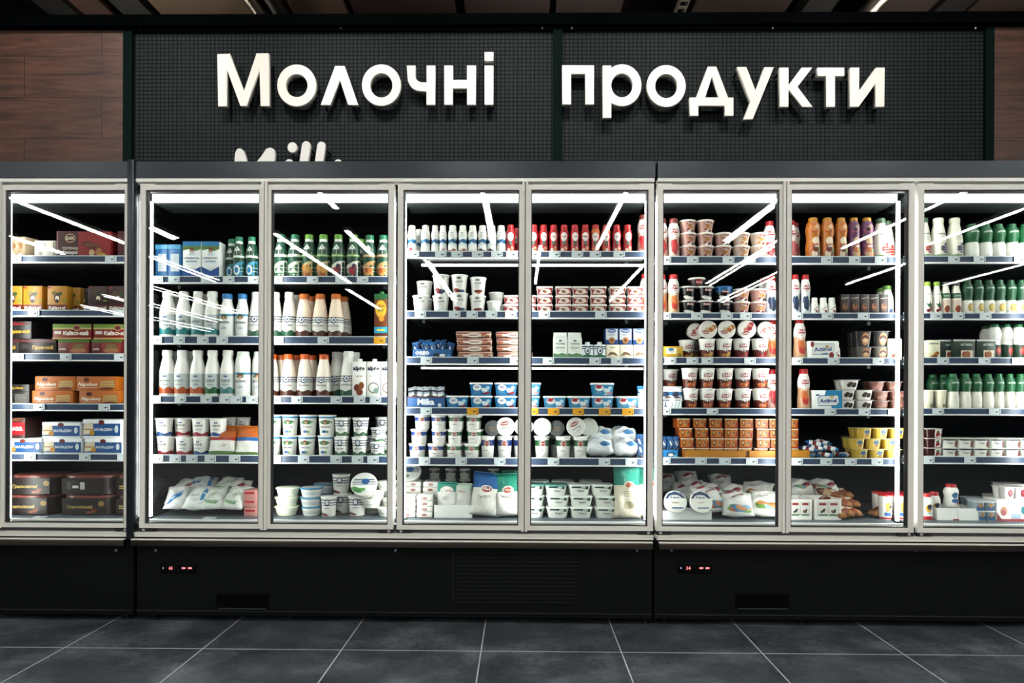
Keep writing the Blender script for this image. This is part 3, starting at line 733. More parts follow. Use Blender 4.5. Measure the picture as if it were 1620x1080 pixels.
# tubs
ICE = lambda c, b='#2c8fc4': [('r', -.98, .98, .06, .86, b), ('fruit', .45, .5, .4, .3, ['#bfe0ee', '#8fc8e4', '#e8f2f4'], 6, 4), ('e', -.35, .62, .42, .24, '#f3f4f2'), ('t', 'Лімо', -.35, .63, .2, '#2a4f9a', .6, .02), ('lines', -.75, -.1, .2, .36, 3, '#e6f0f2'), ('fruit', .5, .2, .4, .12, c, 5, 2)]
tub('ice_br', 'ice cream tub with red berries', 21, 37, .085, .88, '#2c8fc4', W, ICE(['#b02838', '#7d1626']), name='ice_cream_tub')
tub('ice_bp', 'ice cream tub, red flag emblem', 21, 37, .085, .88, '#3a9ccc', W, ICE(['#e8a0a0', '#d8d8d0'], '#4aa6cf') + [('p', [(-.75, .62), (-.5, .85), (-.05, .8), (-.2, .62)], '#c8303a')], name='ice_cream_tub')
tub('tira', 'flat white tiramisu box, red picture sleeve', 14.2, 26.5, .08, .9, '#e8e0d8', '#dcd8d2', [('r', -.95, .95, .08, .86, '#a03038'), ('p', [(-.8, .2), (-.3, .75), (.6, .7), (.9, .3), (.2, .12)], '#efe2d4'), ('fruit', .2, .4, .5, .2, ['#7a2a26', '#c8906a', '#f2e8dc'], 6, 3), ('t', 'Тірамісу', -.4, .7, .22, '#f6ece2', .9, .02)], rc=.006, name='tiramisu_box', cat='box')
tub('tvor', 'rectangular white curd tub', 17.5, 37, .1, .86, '#eeefe8', '#e4e8e2', [('p', [(-.85, .72), (-.6, .88), (.8, .88), (.8, .58), (.2, .66)], '#1f4f44'), ('e', .35, .74, .24, .12, '#c8d4c8'), ('t', 'Творог', .1, .42, .2, '#4a5560', .8, .01, {'slant': .2}), ('lines', -.2, .5, .2, .26, 2, '#c3c8c6')], rc=.024)
tub('tvort', 'rectangular white curd tub, teal lid', 17.5, 37, .1, .86, '#eeefe8', '#8cc4bc', [('p', [(-.85, .72), (-.6, .88), (.8, .88), (.8, .58), (.2, .66)], '#1f4f44'), ('e', .35, .74, .24, .12, '#c8d4c8'), ('t', 'Творог', .1, .42, .2, '#4a5560', .8, .01, {'slant': .2}), ('lines', -.2, .5, .2, .26, 2, '#c3c8c6')], rc=.024)
tub('ovalcake', 'oval dark chocolate cake box', 32, 88, .2, .985, '#2a1712', '#8a4f46', [('r', -.85, .75, .06, .86, '#21120f'), ('t', 'Грильяжний', -.2, .42, .3, '#d9c27a', .95, .01, {'slant': .3}), ('fruit', .25, .22, .2, .14, ['#8a4a2c', '#a8653c'], 4, 2), ('e', .62, .6, .12, .14, '#b89a5a')], rc=.085, name='cake_box', cat='cake box', lidover=1.012, lidh=.012)
tub('roundcake', 'round dark chocolate cake box', 32, 40, .2, .985, '#2a1712', '#8a4f46', [('r', -.85, .75, .06, .86, '#21120f'), ('t', 'Гриль', -.3, .42, .26, '#d9c27a', .95, .01, {'slant': .3})], rc=.06, name='cake_box', cat='cake box', lidover=1.012, lidh=.012)
tub('ovalback', 'oval dark cake box, grey barcode panel', 32, 88, .2, .985, '#2a1712', '#8a4f46', [('r', -.85, .75, .06, .86, '#21120f'), ('r', -.66, -.5, .3, .66, '#6a645e'), ('r', -.45, -.22, .36, .5, '#e6e2da'), ('r', -.15, .02, .3, .66, '#d8d4cc'), ('lines', -.66, -.2, .62, .72, 3, '#8a857c'), ('lines', -.13, 0, .34, .62, 6, '#2a2a2a')], rc=.085, name='cake_box', cat='cake box', lidover=1.012, lidh=.012)

# cartons and boxes
carton('past', 'beige pastry box', 36, 32, .08, '#d9c3a6', [('fruit', 0, .6, .7, .3, ['#c89a6a', '#e6d0b0', '#b07a48'], 8, 3), ('r', -.7, .7, .08, .25, '#efe3d0'), ('lines', -.6, .3, .12, .2, 2, '#8a6a4a')])
carton('redtwo', 'narrow dark red pastry box', 43, 37, .16, '#7d1620', [('r', -.95, -.4, .02, .98, '#4a0d14'), ('r', -.4, .95, .02, .98, '#a51d28'), ('e', .1, .74, .4, .14, '#d8b890'), ('e', .2, .4, .5, .2, '#8a5030')], name='pastry_box')
carton('whitebox', 'low white cake box with grey sketch', 28, 34, .12, '#dcd6c8', [('p', [(-.2, .6), (0, .95), (.15, .6)], '#b8ae9c'), ('e', -.4, .25, .22, .14, '#b5a998'), ('lines', 0, .7, .2, .4, 3, '#8f8676'), ('r', .8, .95, .05, .95, '#a89a88')])
carton('redbox', 'dark red eclair box', 43, 88, .16, '#7d1620', [('r', -.95, -.2, .02, .98, '#4a0d14'), ('e', -.5, .74, .2, .17, '#d8b890'), ('e', -.5, .74, .17, .13, '#3a0a10'), ('t', 'БКК', -.5, .74, .12, '#f2e2c8', .3, .02), ('t', 'ТІСТЕЧКО', -.5, .36, .07, '#f2e8dc', .6), ('t', 'Заварні', -.5, .2, .12, '#f2e8dc', .6, .03), ('t', 'з кремом', -.5, .08, .06, '#f2e8dc', .5), ('r', -.2, .98, .02, .98, '#a51d28'),
                                                  ('e', .15, .52, .22, .1, '#4a2418'), ('e', .35, .42, .24, .09, '#6a3420'), ('e', .25, .5, .3, .06, '#8a5030'), ('e', .3, .2, .1, .12, '#e8cfa0'), ('e', .55, .22, .11, .13, '#d8a850'), ('e', .72, .1, .1, .1, '#e0b860'), ('p', [(.4, .2), (.55, .4), (.7, .3), (.5, .12)], '#c8945a')], cat='box', name='pastry_box')
for k, bg, ds in (('kyy', '#d8a02c', 'yellow truffle cake box'), ('kyd', '#38161a', 'dark maroon truffle cake box')):
    carton(k, ds, 42, 31, .16, bg, [('r', -1, 1, .04, .28, '#7c1420' if k == 'kyy' else '#5a1018'), ('t', 'Київські', 0, .16, .11, '#f6efe2', 1.7, .02), ('e', 0, .55, .32, .2, '#4a2a1c'), ('e', -.3, .72, .25, .08, '#8a7a3a' if k == 'kyy' else '#5a4a2a'), ('e', .32, .7, .2, .07, '#3f5a30'), ('e', .02, .52, .22, .1, '#e8dcc0'), ('e', 0, .42, .18, .08, '#2a120e'), ('r', .55, .95, .4, .46, '#6f9a4a'), ('r', -.95, -.6, .9, .96, '#a8283a')], name='cake_box')
carton('dbrl', 'long dark brown cake box, gold script', 26, 62, .17, '#1d1210', [('t', 'Празький', .3, .45, .34, '#d8b040', 1.1, .02), ('lines', -.8, -.4, .4, .6, 3, '#b8b2a8'), ('p', [(-.98, .78), (.98, .78), (.98, .96), (-.98, .96)], '#5a1a20')], name='cake_box')
carton('dbru', 'black cake box with red berry top', 28, 64, .17, '#1a1210', [('r', -.9, -.4, .3, .45, '#b9b3aa'), ('t', 'Празький', .42, .4, .36, '#e0b83c', 1.0, .02), ('fruit', .1, .88, .8, .1, ['#8a1a26', '#b02a36', '#5a1018'], 12, 3)], name='cake_box')
carton('kyg', 'red cake box with green yellow edge', 25, 62, .17, '#9a1c26', [('r', -1, 1, .74, .98, '#7fa042'), ('r', -1, 1, .66, .76, '#d8d08a'), ('e', .25, .76, .2, .2, '#d9b98a'), ('e', .25, .76, .16, .14, '#7a1a20'), ('t', 'Київський', .2, .42, .28, '#f6efe2', 1.3, .03), ('r', -.9, -.55, .35, .55, '#d8cfc4'), ('r', -1, 1, .02, .12, '#d8c07a')], name='cake_box')
carton('kyl', 'maroon cake box with picture front', 25, 50, .17, '#7a1820', [('r', -1, 1, .82, .98, '#5f8a3a'), ('t', 'КИЇВ', -.7, .4, .16, '#f0e6d8', .4), ('r', -.3, .9, .08, .78, '#a8483a'), ('e', .3, .5, .4, .24, '#8a7a4a'), ('e', .3, .3, .5, .16, '#c8906a')], name='cake_box')
carton('napo', 'orange cake box with white script', 23, 66, .16, '#d88228', [('t', 'Napoleon', -.42, .42, .36, '#fbf3e2', .95, .015, {'slant': .35}), ('r', -.85, .05, .22, .24, '#fbf3e2'), ('e', -.5, .78, .14, .13, '#5a2418'), ('p', [(.15, .2), (.2, .66), (.85, .72), (.92, .3), (.6, .12)], '#e4c48a'), ('r', .2, .88, .5, .54, '#b8863a'), ('r', .2, .9, .34, .38, '#b8863a'), ('e', .5, .16, .36, .1, '#8a3c22')], name='cake_box')
carton('blkl', 'black cake box with white text panel', 21, 36, .16, '#191716', [('r', -.3, .85, .12, .85, '#55524e'), ('lines', -.25, .8, .2, .78, 7, '#c9c5be')], name='cake_box')
carton('blku', 'black cake box with gold script', 12, 36, .16, '#1c1812', [('t', 'Napoleon', -.2, .5, .5, '#c8a83a', 1.3)], name='cake_box')
for k, hp in (('mald', 26), ('malu', 31)):
    carton(k, 'white and blue cake box' if k == 'mald' else 'taller white and blue cake box', hp, 61, .15, '#e3e6e8', [('r', -1, 1, .14, .78, '#2a6ba6'), ('t', 'МАЛЬДІВИ', .1, .46, .22, '#f4f6f8', .95, .02), ('e', .0, .84, .16, .13, '#7a2a20'), ('p', [(-.98, .2), (-.95, .75), (-.45, .85), (-.42, .25)], '#e4d8bc'), ('r', -.95, -.44, .45, .52, '#c8a060'), ('e', -.5, .3, .14, .14, '#e0a83a'), ('e', .8, .5, .1, .2, '#dfe6ea')], name='cake_box')
carton('marr', 'dark wrapped box with red panel', 33, 30, .15, '#4a2a22', [('r', -1, 1, .16, .78, '#b3202e'), ('t', 'TIARR', .0, .47, .2, '#f6efe8', 1.6, .03), ('fruit', 0, .9, .9, .08, ['#6a3c2c', '#8a5a40'], 10, 2)], name='cake_box')
carton('slov', 'blue and white milk carton', 59, 29, .075, '#eceeec', [('r', -1, 1, .88, 1, '#3aa0d4'), ('p', [(-1, .76), (-.4, .8), (.4, .74), (1, .8), (1, .88), (-1, .88)], '#7a9a58'), ('e', 0, .76, .22, .09, '#8a3a2a'), ('e', 0, .72, .15, .06, '#f0c9a8'), ('p', [(-.35, .62), (.35, .62), (.25, .7), (-.25, .7)], '#d8e4ea'), ('t', 'СЛОВЯНОЧКА', 0, .55, .05, NAVY, 1.7, .02), ('t', 'МОЛОКО', 0, .46, .05, SKY, 1.2, .02), ('p', [(-1, .02), (-1, .32), (0, .2), (1, .32), (1, .02)], '#1c64ae'), ('p', [(-.4, .28), (0, .19), (.4, .28)], '#eceeec')], name='milk_carton', cat='carton')
carton('slovs', 'blue milk carton showing its text panel', 56, 20, .09, '#2a7cb4', [('r', -.6, .75, .22, .72, '#c5cdd2'), ('lines', -.5, .65, .28, .68, 9, '#8a949c'), ('r', -1, 1, .86, .98, '#5fb0da')], name='milk_carton', cat='carton')
carton('vive', 'brown and yellow soy drink carton', 71, 21, .07, '#6b3c1c', [('r', -1, 1, .88, 1, '#1f5a34'), ('e', 0, .66, .85, .2, '#e0b83a'), ('t', 'Vive', 0, .73, .1, '#6b2f12', 1.2, .02, {'rot': .12}), ('t', 'soy', .05, .62, .08, '#2f6a34', .9, .02, {'rot': .12}), ('e', .1, .46, .4, .08, '#d89a3a'), ('r', -1, 1, .12, .26, '#3aa4c4'), ('r', -.6, .6, .17, .21, '#e0d23a')], name='soy_carton', cap='#2d7a3c', cat='carton')
for k, pic in (('alpA', [('e', -.3, .28, .45, .1, '#7a3c22'), ('e', .35, .34, .4, .1, '#a8683c'), ('e', .1, .16, .5, .09, '#8a4a2a'), ('t', 'ALMOND', 0, .6, .06, '#b5683a', 1.1)]), ('alpC', [('e', 0, .28, .8, .15, '#8a7a6a'), ('e', 0, .28, .66, .12, '#f2f2ee'), ('e', .4, .2, .4, .08, '#9ab8a8'), ('t', 'COCONUT', 0, .6, .05, '#7a8a94', 1.1)])):
    carton(k, 'white plant drink carton, almond picture' if k == 'alpA' else 'white plant drink carton, coconut picture', 58, 22, .07, '#eceae6', [('t', 'alpro', 0, .8, .12, '#23284e', 1.75, .03)] + pic, name='plant_drink_carton', cap='#e9efe9', cat='carton')
carton('gable', 'white gable topped carton, green hills', 43, 22, .07, '#e9ebe4', [('r', -1, 1, .0, .12, '#4f8a58'), ('b', .1, .24, '#8ab48a', .03, 5)][:1] + [('p', [(-1, .1), (-1, .3), (-.4, .22), (.2, .32), (1, .24), (1, .1)], '#7fae84'), ('p', [(-.2, .9), (-.26, .95), (0, .99), (.26, .95), (.2, .9)], '#5d7a8a'), ('t', 'ЧОРНЕ', 0, .78, .1, '#5a6a60', 1.3), ('t', 'ВЕРШКИ', 0, .58, .08, '#8a968e', 1.3), ('lines', -.5, .5, .4, .5, 3, '#b0b8b0')], name='cream_carton', gable=.28, cat='carton')
carton('cream', 'small white and navy striped cream carton', 23, 18, .05, '#e6ebee', [('r', -1, 1, .82, .9, NAVY), ('r', -1, 1, .68, .74, NAVY), ('e', 0, .6, .55, .3, NAVY), ('e', 0, .62, .42, .22, '#e8eef4'), ('p', [(-.2, .5), (.25, .5), (.1, .74)], NAVY), ('p', [(-1, .02), (-1, .24), (0, .36), (1, .24), (1, .02)], '#3a7a54')], name='cream_carton', cap='#e9efe9', cat='carton')
carton('crb', 'blue dessert box with nut picture', 26, 20.5, .06, '#27568f', [('r', -.9, .9, .3, .96, '#d8dce0'), ('e', 0, .84, .7, .12, '#2f6aa8'), ('t', 'Ферма', 0, .84, .1, '#f4f0ea', 1), ('t', 'Класік', 0, .6, .1, '#6a7078', 1.4), ('e', 0, .26, .5, .2, '#c8925a'), ('e', 0, .26, .24, .1, '#7a4a28')], name='dessert_box')
carton('crw', 'cream dessert box with wavy script', 23, 21, .06, '#e2d6c0', [('t', 'Крем', 0, .8, .12, '#6a7078', 1.2), ('p', [(-.9, .2), (-.4, .5), (.3, .46), (.9, .2), (.3, .3), (-.4, .34)], '#8a6a4a'), ('r', -1, 1, .02, .14, '#c8b090')], name='dessert_box')
carton('dark4', 'slim dark chocolate dessert box', 33, 14.5, .06, '#241312', [('t', 'Danissimo', 0, .82, .09, '#e8dcd0', 1.6, 0, {'rot': .15}), ('e', 0, .4, .7, .2, '#6a3a26'), ('e', 0, .42, .5, .12, '#b07a52'), ('e', .1, .46, .25, .06, '#2a1210'), ('r', -1, 1, .02, .12, '#4a1c18')], name='dessert_box')
carton('danb', 'cream yogurt box with dark fruit', 33, 22, .06, '#dcd9bc', [('t', 'DANONE', 0, .8, .1, INK, 1.6, .02), ('lines', -.5, .5, .58, .64, 2, '#8a8a70'), ('fruit', .1, .26, .6, .2, ['#5a2a22', '#8a4a2c', '#2f4a2c'], 6, 2)], name='yogurt_box')
carton('actw', 'white six bottle yogurt drink pack', 29, 49, .05, '#efeeea', [('r', -.72, .72, .25, .86, '#4a8fb0'), ('r', -.7, .7, .28, .83, '#f3f2ee'), ('t', 'Actimel', -.02, .56, .28, '#2a4a9a', 1.15, .02, {'rot': .05}), ('e', .25, .7, .12, .07, '#e0b040'), ('e', -.72, .82, .12, .16, '#a8303a'), ('e', .55, .2, .16, .2, '#a02638'), ('p', [(-.1, .26), (.3, .3), (.3, .36), (-.1, .33)], '#4a8fb0')], name='yogurt_pack', cat='pack')
carton('actb', 'white and blue yogurt drink pack', 31, 46, .05, '#eef0ee', [('p', [(-.1, 1), (-.2, .75), (.1, .5), (.3, .1), (1, .02), (1, .99)], '#2a9fd0'), ('p', [(-.62, .2), (-.7, .56), (-.5, .74), (.72, .78), (.82, .4), (.62, .22)], '#2f86b4'), ('p', [(-.59, .23), (-.66, .55), (-.48, .7), (.69, .74), (.78, .4), (.6, .25)], '#f0f2f0'), ('t', 'Actimel', .05, .48, .28, '#2a4a9a', 1.15, .03, {'rot': .04}), ('e', .3, .66, .16, .08, '#e8d8a0'), ('r', -.8, -.55, .72, .8, '#2a5a9a')], name='yogurt_pack', cat='pack')
carton('butter', 'butter pack with red oval', 8.6, 25.5, .1, '#efede6', [('e', 0, .5, .36, .24, '#a83a2c'), ('t', 'Ферма', 0, .5, .3, '#f6ece0', .5), ('lines', -.7, -.4, .3, .7, 2, '#d5d2c8')], name='butter_pack', cat='pack', bev=.006)
carton('brick', 'pink boxed dessert pack', 14, 22, .09, '#dba39d', [('r', -.8, .6, .55, .8, '#c23a44'), ('lines', -.6, .5, .2, .4, 2, '#b08a86')], name='dessert_box')
carton('coffee', 'orange and brown twin pudding pack', 15.5, 20.8, .09, '#8a4a18', [('r', -.9, .9, .06, .86, '#d88a26'), ('r', -1, 1, .9, 1, '#ecd9bc'), ('e', -.45, .55, .27, .34, '#5a2a14'), ('e', -.45, .58, .16, .2, '#e8b27a'), ('r', .05, .5, .3, .7, '#c9a878'), ('p', [(.1, .4), (.5, .55), (.45, .75)], '#4a4a6a'), ('e', .78, .4, .16, .24, '#b03a24'), ('r', -.9, .9, .06, .14, '#a8481c')], name='pudding_pack', cat='pack', bev=.001, top='#e8c8a0')
carton('yelbox', 'yellow cheese box with blue emblem', 20, 32, .09, '#dcb43a', [('r', -.7, .35, .4, .85, '#efe6c4'), ('e', -.2, .75, .3, .12, '#3a7ab0'), ('t', 'Сирок', -.2, .55, .14, '#3a5a80', .9), ('e', .65, .25, .2, .2, '#8a6a2a')], name='cheese_box')
carton('danc', 'cream yogurt box with orange nuts', 30, 21, .06, '#dcd9bc', [('t', 'DANONE', 0, .82, .09, INK, 1.6, .02), ('lines', -.5, .5, .5, .66, 3, '#8a8a70'), ('fruit', .1, .22, .7, .2, ['#c87a2a', '#d89a3a', '#7a4a20'], 6, 2)], name='yogurt_box')
carton('yog4', 'large white fruit yogurt multipack', 34, 60, .1, '#efebe6', [('e', -.6, .45, .2, .22, '#c8823a'), ('e', -.62, .4, .12, .14, '#a83a3a'), ('t', 'йогурт', 0, .62, .14, '#8a9a4a', .7, .02), ('e', .55, .5, .2, .2, '#3a7f8a'), ('r', -.2, .35, .1, .36, '#a8b8cc'), ('r', -1, 1, .0, .1, '#a82838'), ('p', [(-1, .05), (-1, .4), (-.7, .05)], '#8a1f30')], name='yogurt_pack', cat='pack')

# bags
bag('bag_or', 'orange and green sliced cheese pouch', 40, 44, .035, '#e9e6dc', [(.0, '#5f8a3a'), (.16, '#ecebe2'), (.62, '#c8401f'), (.78, '#ee8a28')], [('e', .1, .38, .6, .16, '#f4f2ea'), ('t', 'сир', .1, .4, .12, '#b0322a', .8)], name='cheese_pouch', cat='pouch', seed=3)
bag('bag_ob', 'orange pouch with blue corner', 48, 40, .035, '#ecebe2', [(.0, '#6f963f'), (.12, '#ecebe2'), (.5, '#2f7cc0'), (.6, '#ee8a28')], [('p', [(-.8, .2), (-.2, .3), (.4, .22), (.3, .4), (-.6, .45)], '#f4f2ea')], name='cheese_pouch', cat='pouch', seed=5)
bag('bag_wb', 'white cheese bag with blue streak', 45, 36, .06, '#eceeec', [], [('p', [(-.8, .1), (-.2, .2), (.5, .5), (.7, .8), (.3, .6), (-.5, .3)], '#2a8fd0'), ('lines', -.3, .5, .6, .7, 3, '#a9b4bc')], seed=2)
bag('bag_wc', 'round white cheese bag, blue side band', 44, 42, .06, '#eceeec', [], [('e', -.1, .5, .55, .3, '#e2e6e4'), ('t', 'Сулугуні', -.1, .5, .1, '#5a6a74', .9), ('p', [(.45, .12), (.75, .2), (.7, .85), (.4, .9)], '#3a9fd8')], seed=8)
bag('bag_wg', 'white cheese bag with pale green print', 45, 42, .06, '#eaece6', [], [('e', 0, .5, .6, .32, '#dfe8d8'), ('t', 'Моцарела', 0, .52, .1, '#4f8a5a', 1), ('p', [(-.6, .16), (.4, .12), (.6, .24), (-.4, .26)], '#9abf9a')], seed=9)
bag('bag_w', 'crumpled white cheese bag', 36, 46, .07, '#eceae4', [], [('lines', -.4, .3, .5, .7, 4, '#9ea4a6'), ('e', .3, .34, .3, .12, '#a83040'), ('fruit', -.2, .2, .5, .1, ['#6fa0c0', '#8fb48a', '#d8b48a'], 8, 3)], seed=11)
bag('bag_g', 'grey translucent bag with red emblem', 40, 40, .06, '#c4c5c3', [], [('p', [(-.5, .5), (-.4, .66), (.45, .72), (.5, .56)], '#9a2a34'), ('lines', -.4, .3, .28, .42, 4, '#7d8488')], seed=12)
bag('bag_d', 'white bag with red emblem and fruit', 52, 50, .07, '#eeedea', [], [('p', [(-.4, .62), (-.3, .7), (.35, .74), (.4, .66)], '#a8202e'), ('t', 'Dolce', 0, .68, .05, '#f7f0ea', .5), ('fruit', .1, .16, .8, .12, ['#4a8fc0', '#cf8a4a', '#7fae6a', '#e8c8a0', '#8fc0dc'], 22, 4), ('lines', -.5, .2, .4, .54, 4, '#9aa4ac'), ('fruit', -.4, .86, .4, .08, ['#c03040', '#d8d8d8'], 5, 8)], seed=13)
bag('bag_d2', 'white bag with orange fruit print', 54, 52, .07, '#eeece6', [], [('t', 'Dolce', -.1, .66, .06, '#a8202e', .6, .02), ('fruit', .2, .25, .7, .18, ['#d8934a', '#e8b27a', '#6f9a4a', '#8fb4d0'], 18, 6), ('lines', -.5, .2, .48, .58, 3, '#9aa4ac')], seed=14)
bag('bag_bt', 'white cheese bag with blue top', 68, 48, .07, '#eceae2', [(.6, '#1c7cc0')], [('e', .0, .6, .42, .1, '#f4f0e8'), ('e', 0, .6, .34, .07, '#b0402e'), ('t', 'Ферма', 0, .6, .05, '#f7efe6', .5), ('t', 'Творог', -.1, .42, .08, '#8d8a80', .9, 0, {'rot': .2})], seed=15)
bag('bag_tt', 'white cheese bag with teal top', 66, 42, .07, '#eceae2', [(.58, '#1f9f88')], [('e', .1, .6, .46, .1, '#f4f0e8'), ('e', .1, .6, .36, .07, '#c05a3e'), ('t', 'Ферма', .1, .6, .05, '#f7efe6', .5), ('t', 'Творог', -.1, .44, .08, '#8d8a80', .9, 0, {'rot': -.1})], seed=16)
bag('bag_tall', 'tall cream cheese bag, clear teal top', 83, 44, .07, '#e6ddc6', [(.62, '#3fae9a'), (.9, '#52b8a6')], [('e', .1, .62, .4, .08, '#f0e6d4'), ('e', .1, .63, .3, .05, '#c06a4e'), ('e', .1, .25, .35, .07, '#dfd3b4'), ('lines', -.3, .5, .42, .5, 3, '#b8a888')], seed=17)
bag('bag_dome', 'white domed cheese pouch, teal round top', 48, 33, .045, '#eeede8', [(.66, '#5cbfae')], [('e', 0, .72, .7, .15, '#f2f0e8'), ('t', 'Ферма', 0, .72, .08, '#b3543c', .8), ('lines', -.5, .3, .42, .5, 3, '#c4c4bc')], seed=18)
bag('bag_domw', 'white domed cheese pouch, pale green top', 46, 31, .045, '#eeede8', [(.72, '#cfe3d2')], [('e', 0, .72, .6, .14, '#f2f0e8'), ('t', 'Ферма', 0, .72, .08, '#b3543c', .8)], seed=19)
tub('pastry', 'clear pack of filled pastries', 11, 57, .12, .96, '#e9d3c4', '#e6c4b4', [('r', -.96, .96, .02, .26, '#6b4030'), ('r', -.96, .96, .62, .8, '#b5544c'), ('e', .05, .45, .5, .34, '#f2e6da'), ('t', 'Круасан', .05, .44, .3, '#a8583a', .8, .02), ('fruit', .7, .45, .25, .3, ['#d89068', '#f0e0d0', '#a85a44'], 6, 5), ('fruit', -.75, .45, .22, .3, ['#f4ece4', '#d8a890', '#c07a5c'], 6, 7)], rc=.02, name='pastry_pack', cat='pastry pack', lidover=1.0, lidh=.01, lidops=[('fruit', 0, 0, .9, .8, ['#c87a5a', '#efe0d0', '#a8453c'], 16, 3)])
bag('oreo', 'blue wrapped biscuit pack', 25, 12, .02, '#14507f', [(.85, '#1d6ba6')], [('t', 'OREO', 0, .55, .36, '#f4f6f8', 1.5, .03, {'rot': -1.2}), ('e', .1, .16, .6, .1, '#20242c')], name='biscuit_pack', cat='biscuit pack', seed=22)
bag('milkb', 'silver and black wrapped snack bar', 25, 12.5, .02, '#20222a', [(.4, '#aeb6be'), (.6, '#243048'), (.78, '#b8c0c6')], [('p', [(-.8, .35), (0, .3), (.8, .42), (.7, .5), (-.7, .48)], '#e6e9ec')], name='snack_bar', cat='snack bar', seed=23)
bag('snackw', 'white and blue wrapped snack', 24, 24, .02, '#cfe0ea', [(.35, '#3a8fc4'), (.6, '#e6ecee')], [('e', 0, .45, .5, .18, '#1d3a5a'), ('fruit', 0, .2, .7, .1, ['#6a3020', '#e8e2d8'], 5, 2)], name='snack_bar', cat='snack bar', seed=24)
bag('barb', 'blue wrapped curd bar', 28, 15, .022, '#2f8fcc', [(.2, '#e8edf0'), (.45, '#a82838'), (.6, '#e8edf0'), (.8, '#2a6fb0')], [('t', 'МО', 0, .5, .14, '#f4f0ea', 1)], name='curd_bar', cat='curd bar', seed=25)
bag('brownp', 'brown wrapped pastry', 46, 20, .04, '#c8905a', [(.2, '#a8643a'), (.5, '#e0c09a'), (.75, '#8a4a2c')], [('e', 0, .5, .5, .14, '#f0e0c8'), ('r', -.6, .6, .3, .34, '#a8322a')], name='pastry', cat='pastry', seed=26)
bag('flatw', 'flat white cheese bag', 24, 46, .09, '#eceef0', [], [('lines', -.5, .4, .4, .6, 3, '#8fa6bc'), ('e', .3, .25, .4, .12, '#5f9ac8'), ('fruit', -.4, .75, .4, .1, ['#5f9ac8', '#d8dee4'], 6, 2)], seed=27)
bag('blueb', 'white and blue snow patterned bag', 36, 18, .03, '#e8eef2', [(.7, '#2f9fd8')], [('fruit', 0, .75, .8, .14, ['#bfe0f0', '#f0f4f6', '#2a6fb0'], 6, 3)], name='snack_bag', seed=28)

# foil packs
DN = [('e', .2, .5, .55, .4, '#c8946a'), ('e', .2, .56, .5, .18, '#5a2a20'), ('e', .2, .42, .36, .14, '#e8c8a0')]
pack('dan4', 'black and orange twin pudding pack', 2, 25, 56, .11, .8, '#3b3636', '#3a3432', DN)
pack('dan4b', 'grey twin pudding pack, cake picture', 2, 20, 54, .11, .8, '#77706c', '#8c8884', DN)
pack('crumb', 'white pudding pack with chocolate crumbs', 1, 16, 31, .1, .78, '#d4d0ca', '#a8a4a0', [('fruit', .2, .5, .6, .3, ['#2a1712', '#4a2c20', '#efe9e0', '#1a0e0c'], 12, 5)])
pack('choco', 'brown chocolate mousse pack', 1, 15, 26, .1, .8, '#7d5145', '#8c807a', [('fruit', 0, .5, .8, .34, ['#6a4034', '#8a5c4e', '#93685a'], 12, 2)])
pack('vanil', 'yellow vanilla pudding pack of three', 3, 16.5, 78, .11, .84, '#dcbc52', '#e3d4a6', [('r', -.15, .75, .2, .85, '#e9dca0'), ('e', .3, .62, .4, .2, '#4a6a8a'), ('p', [(0, .2), (.6, .2), (.7, .45), (.1, .4)], '#b5823a')])
pack('whit4', 'long white yogurt pack of six', 6, 15, 148, .11, .92, '#dcdcd4', '#e6e4dc', [('p', [(-.98, .96), (.98, .9), (.98, .78), (-.3, .74), (-.98, .8)], '#2c3a44'), ('t', 'Чудо', 0, .48, .2, '#4a5258', .9), ('e', .85, .4, .16, .34, '#8a4a38')], rc=.008)
pack('cherry', 'dark red cherry dessert pack', 1, 15, 27, .1, .86, '#3a1416', '#dcd6d0', [('r', .1, .98, .06, .9, '#e4dcd4'), ('p', [(.2, .1), (.9, .3), (.6, .8), (.3, .6)], '#a02a34'), ('e', .5, .65, .2, .14, '#4a7a4a')])
pack('fruit2', 'white twin yogurt pack, plum picture', 2, 19, 40, .1, .84, '#e6e2e0', '#f0ece8', [('e', .1, .5, .5, .32, '#8a3040'), ('e', .2, .56, .3, .18, '#c0606a')])
pack('bluec', 'small blue topped yogurt pot', 2, 15, 32, .09, .86, '#b9c6d0', '#d8dee2', [('r', -.9, .9, .08, .5, '#3a6a9a'), ('e', 0, .6, .5, .24, '#c89a5a')])


# ---------------------------------------------------------------- placing
DOORX = {1: 0, 2: 220, 3: 420, 4: 630, 5: 830, 6: 1035, 7: 1240, 8: 1445}
BAY = {1: 'A', 2: 'B', 3: 'B', 4: 'C', 5: 'C', 6: 'D', 7: 'D', 8: 'E'}
BC = {'A': 100, 'B': 420, 'C': 830, 'D': 1243, 'E': 1560}
RAIL = {'A': [(404, 416), (490, 501), (558.5, 571), (638, 650), (717, 729)], 'B': [(436.5, 448.5), (531.5, 545), (626, 638.5), (719.5, 733)],
        'C': [(397, 408.5), (491.5, 504), (564.5, 577), (644.5, 657), (723.5, 737)], 'D': [(405, 418), (494.5, 505.5), (565, 577), (645.5, 657), (724, 736)], 'E': [(404.5, 416.5), (494.5, 506), (565, 577), (645.5, 657), (721.5, 734)]}
DECKZ = .487
ORD = ['zeroth', 'first', 'second', 'third', 'fourth', 'fifth', 'sixth', 'seventh', 'eighth', 'ninth', 'tenth', 'eleventh', 'twelfth', 'thirteenth', 'fourteenth']
SHELFN = ['', 'top shelf', 'second shelf', 'third shelf', 'fourth shelf', 'fifth shelf']
YP = YS + .022
PLACED = []


def surf_z(door, shelf):
    if shelf == 0:
        return DECKZ
    b = BAY[door]
    return WZ(RAIL[b][shelf - 1][0], BC[b], YS) - .009


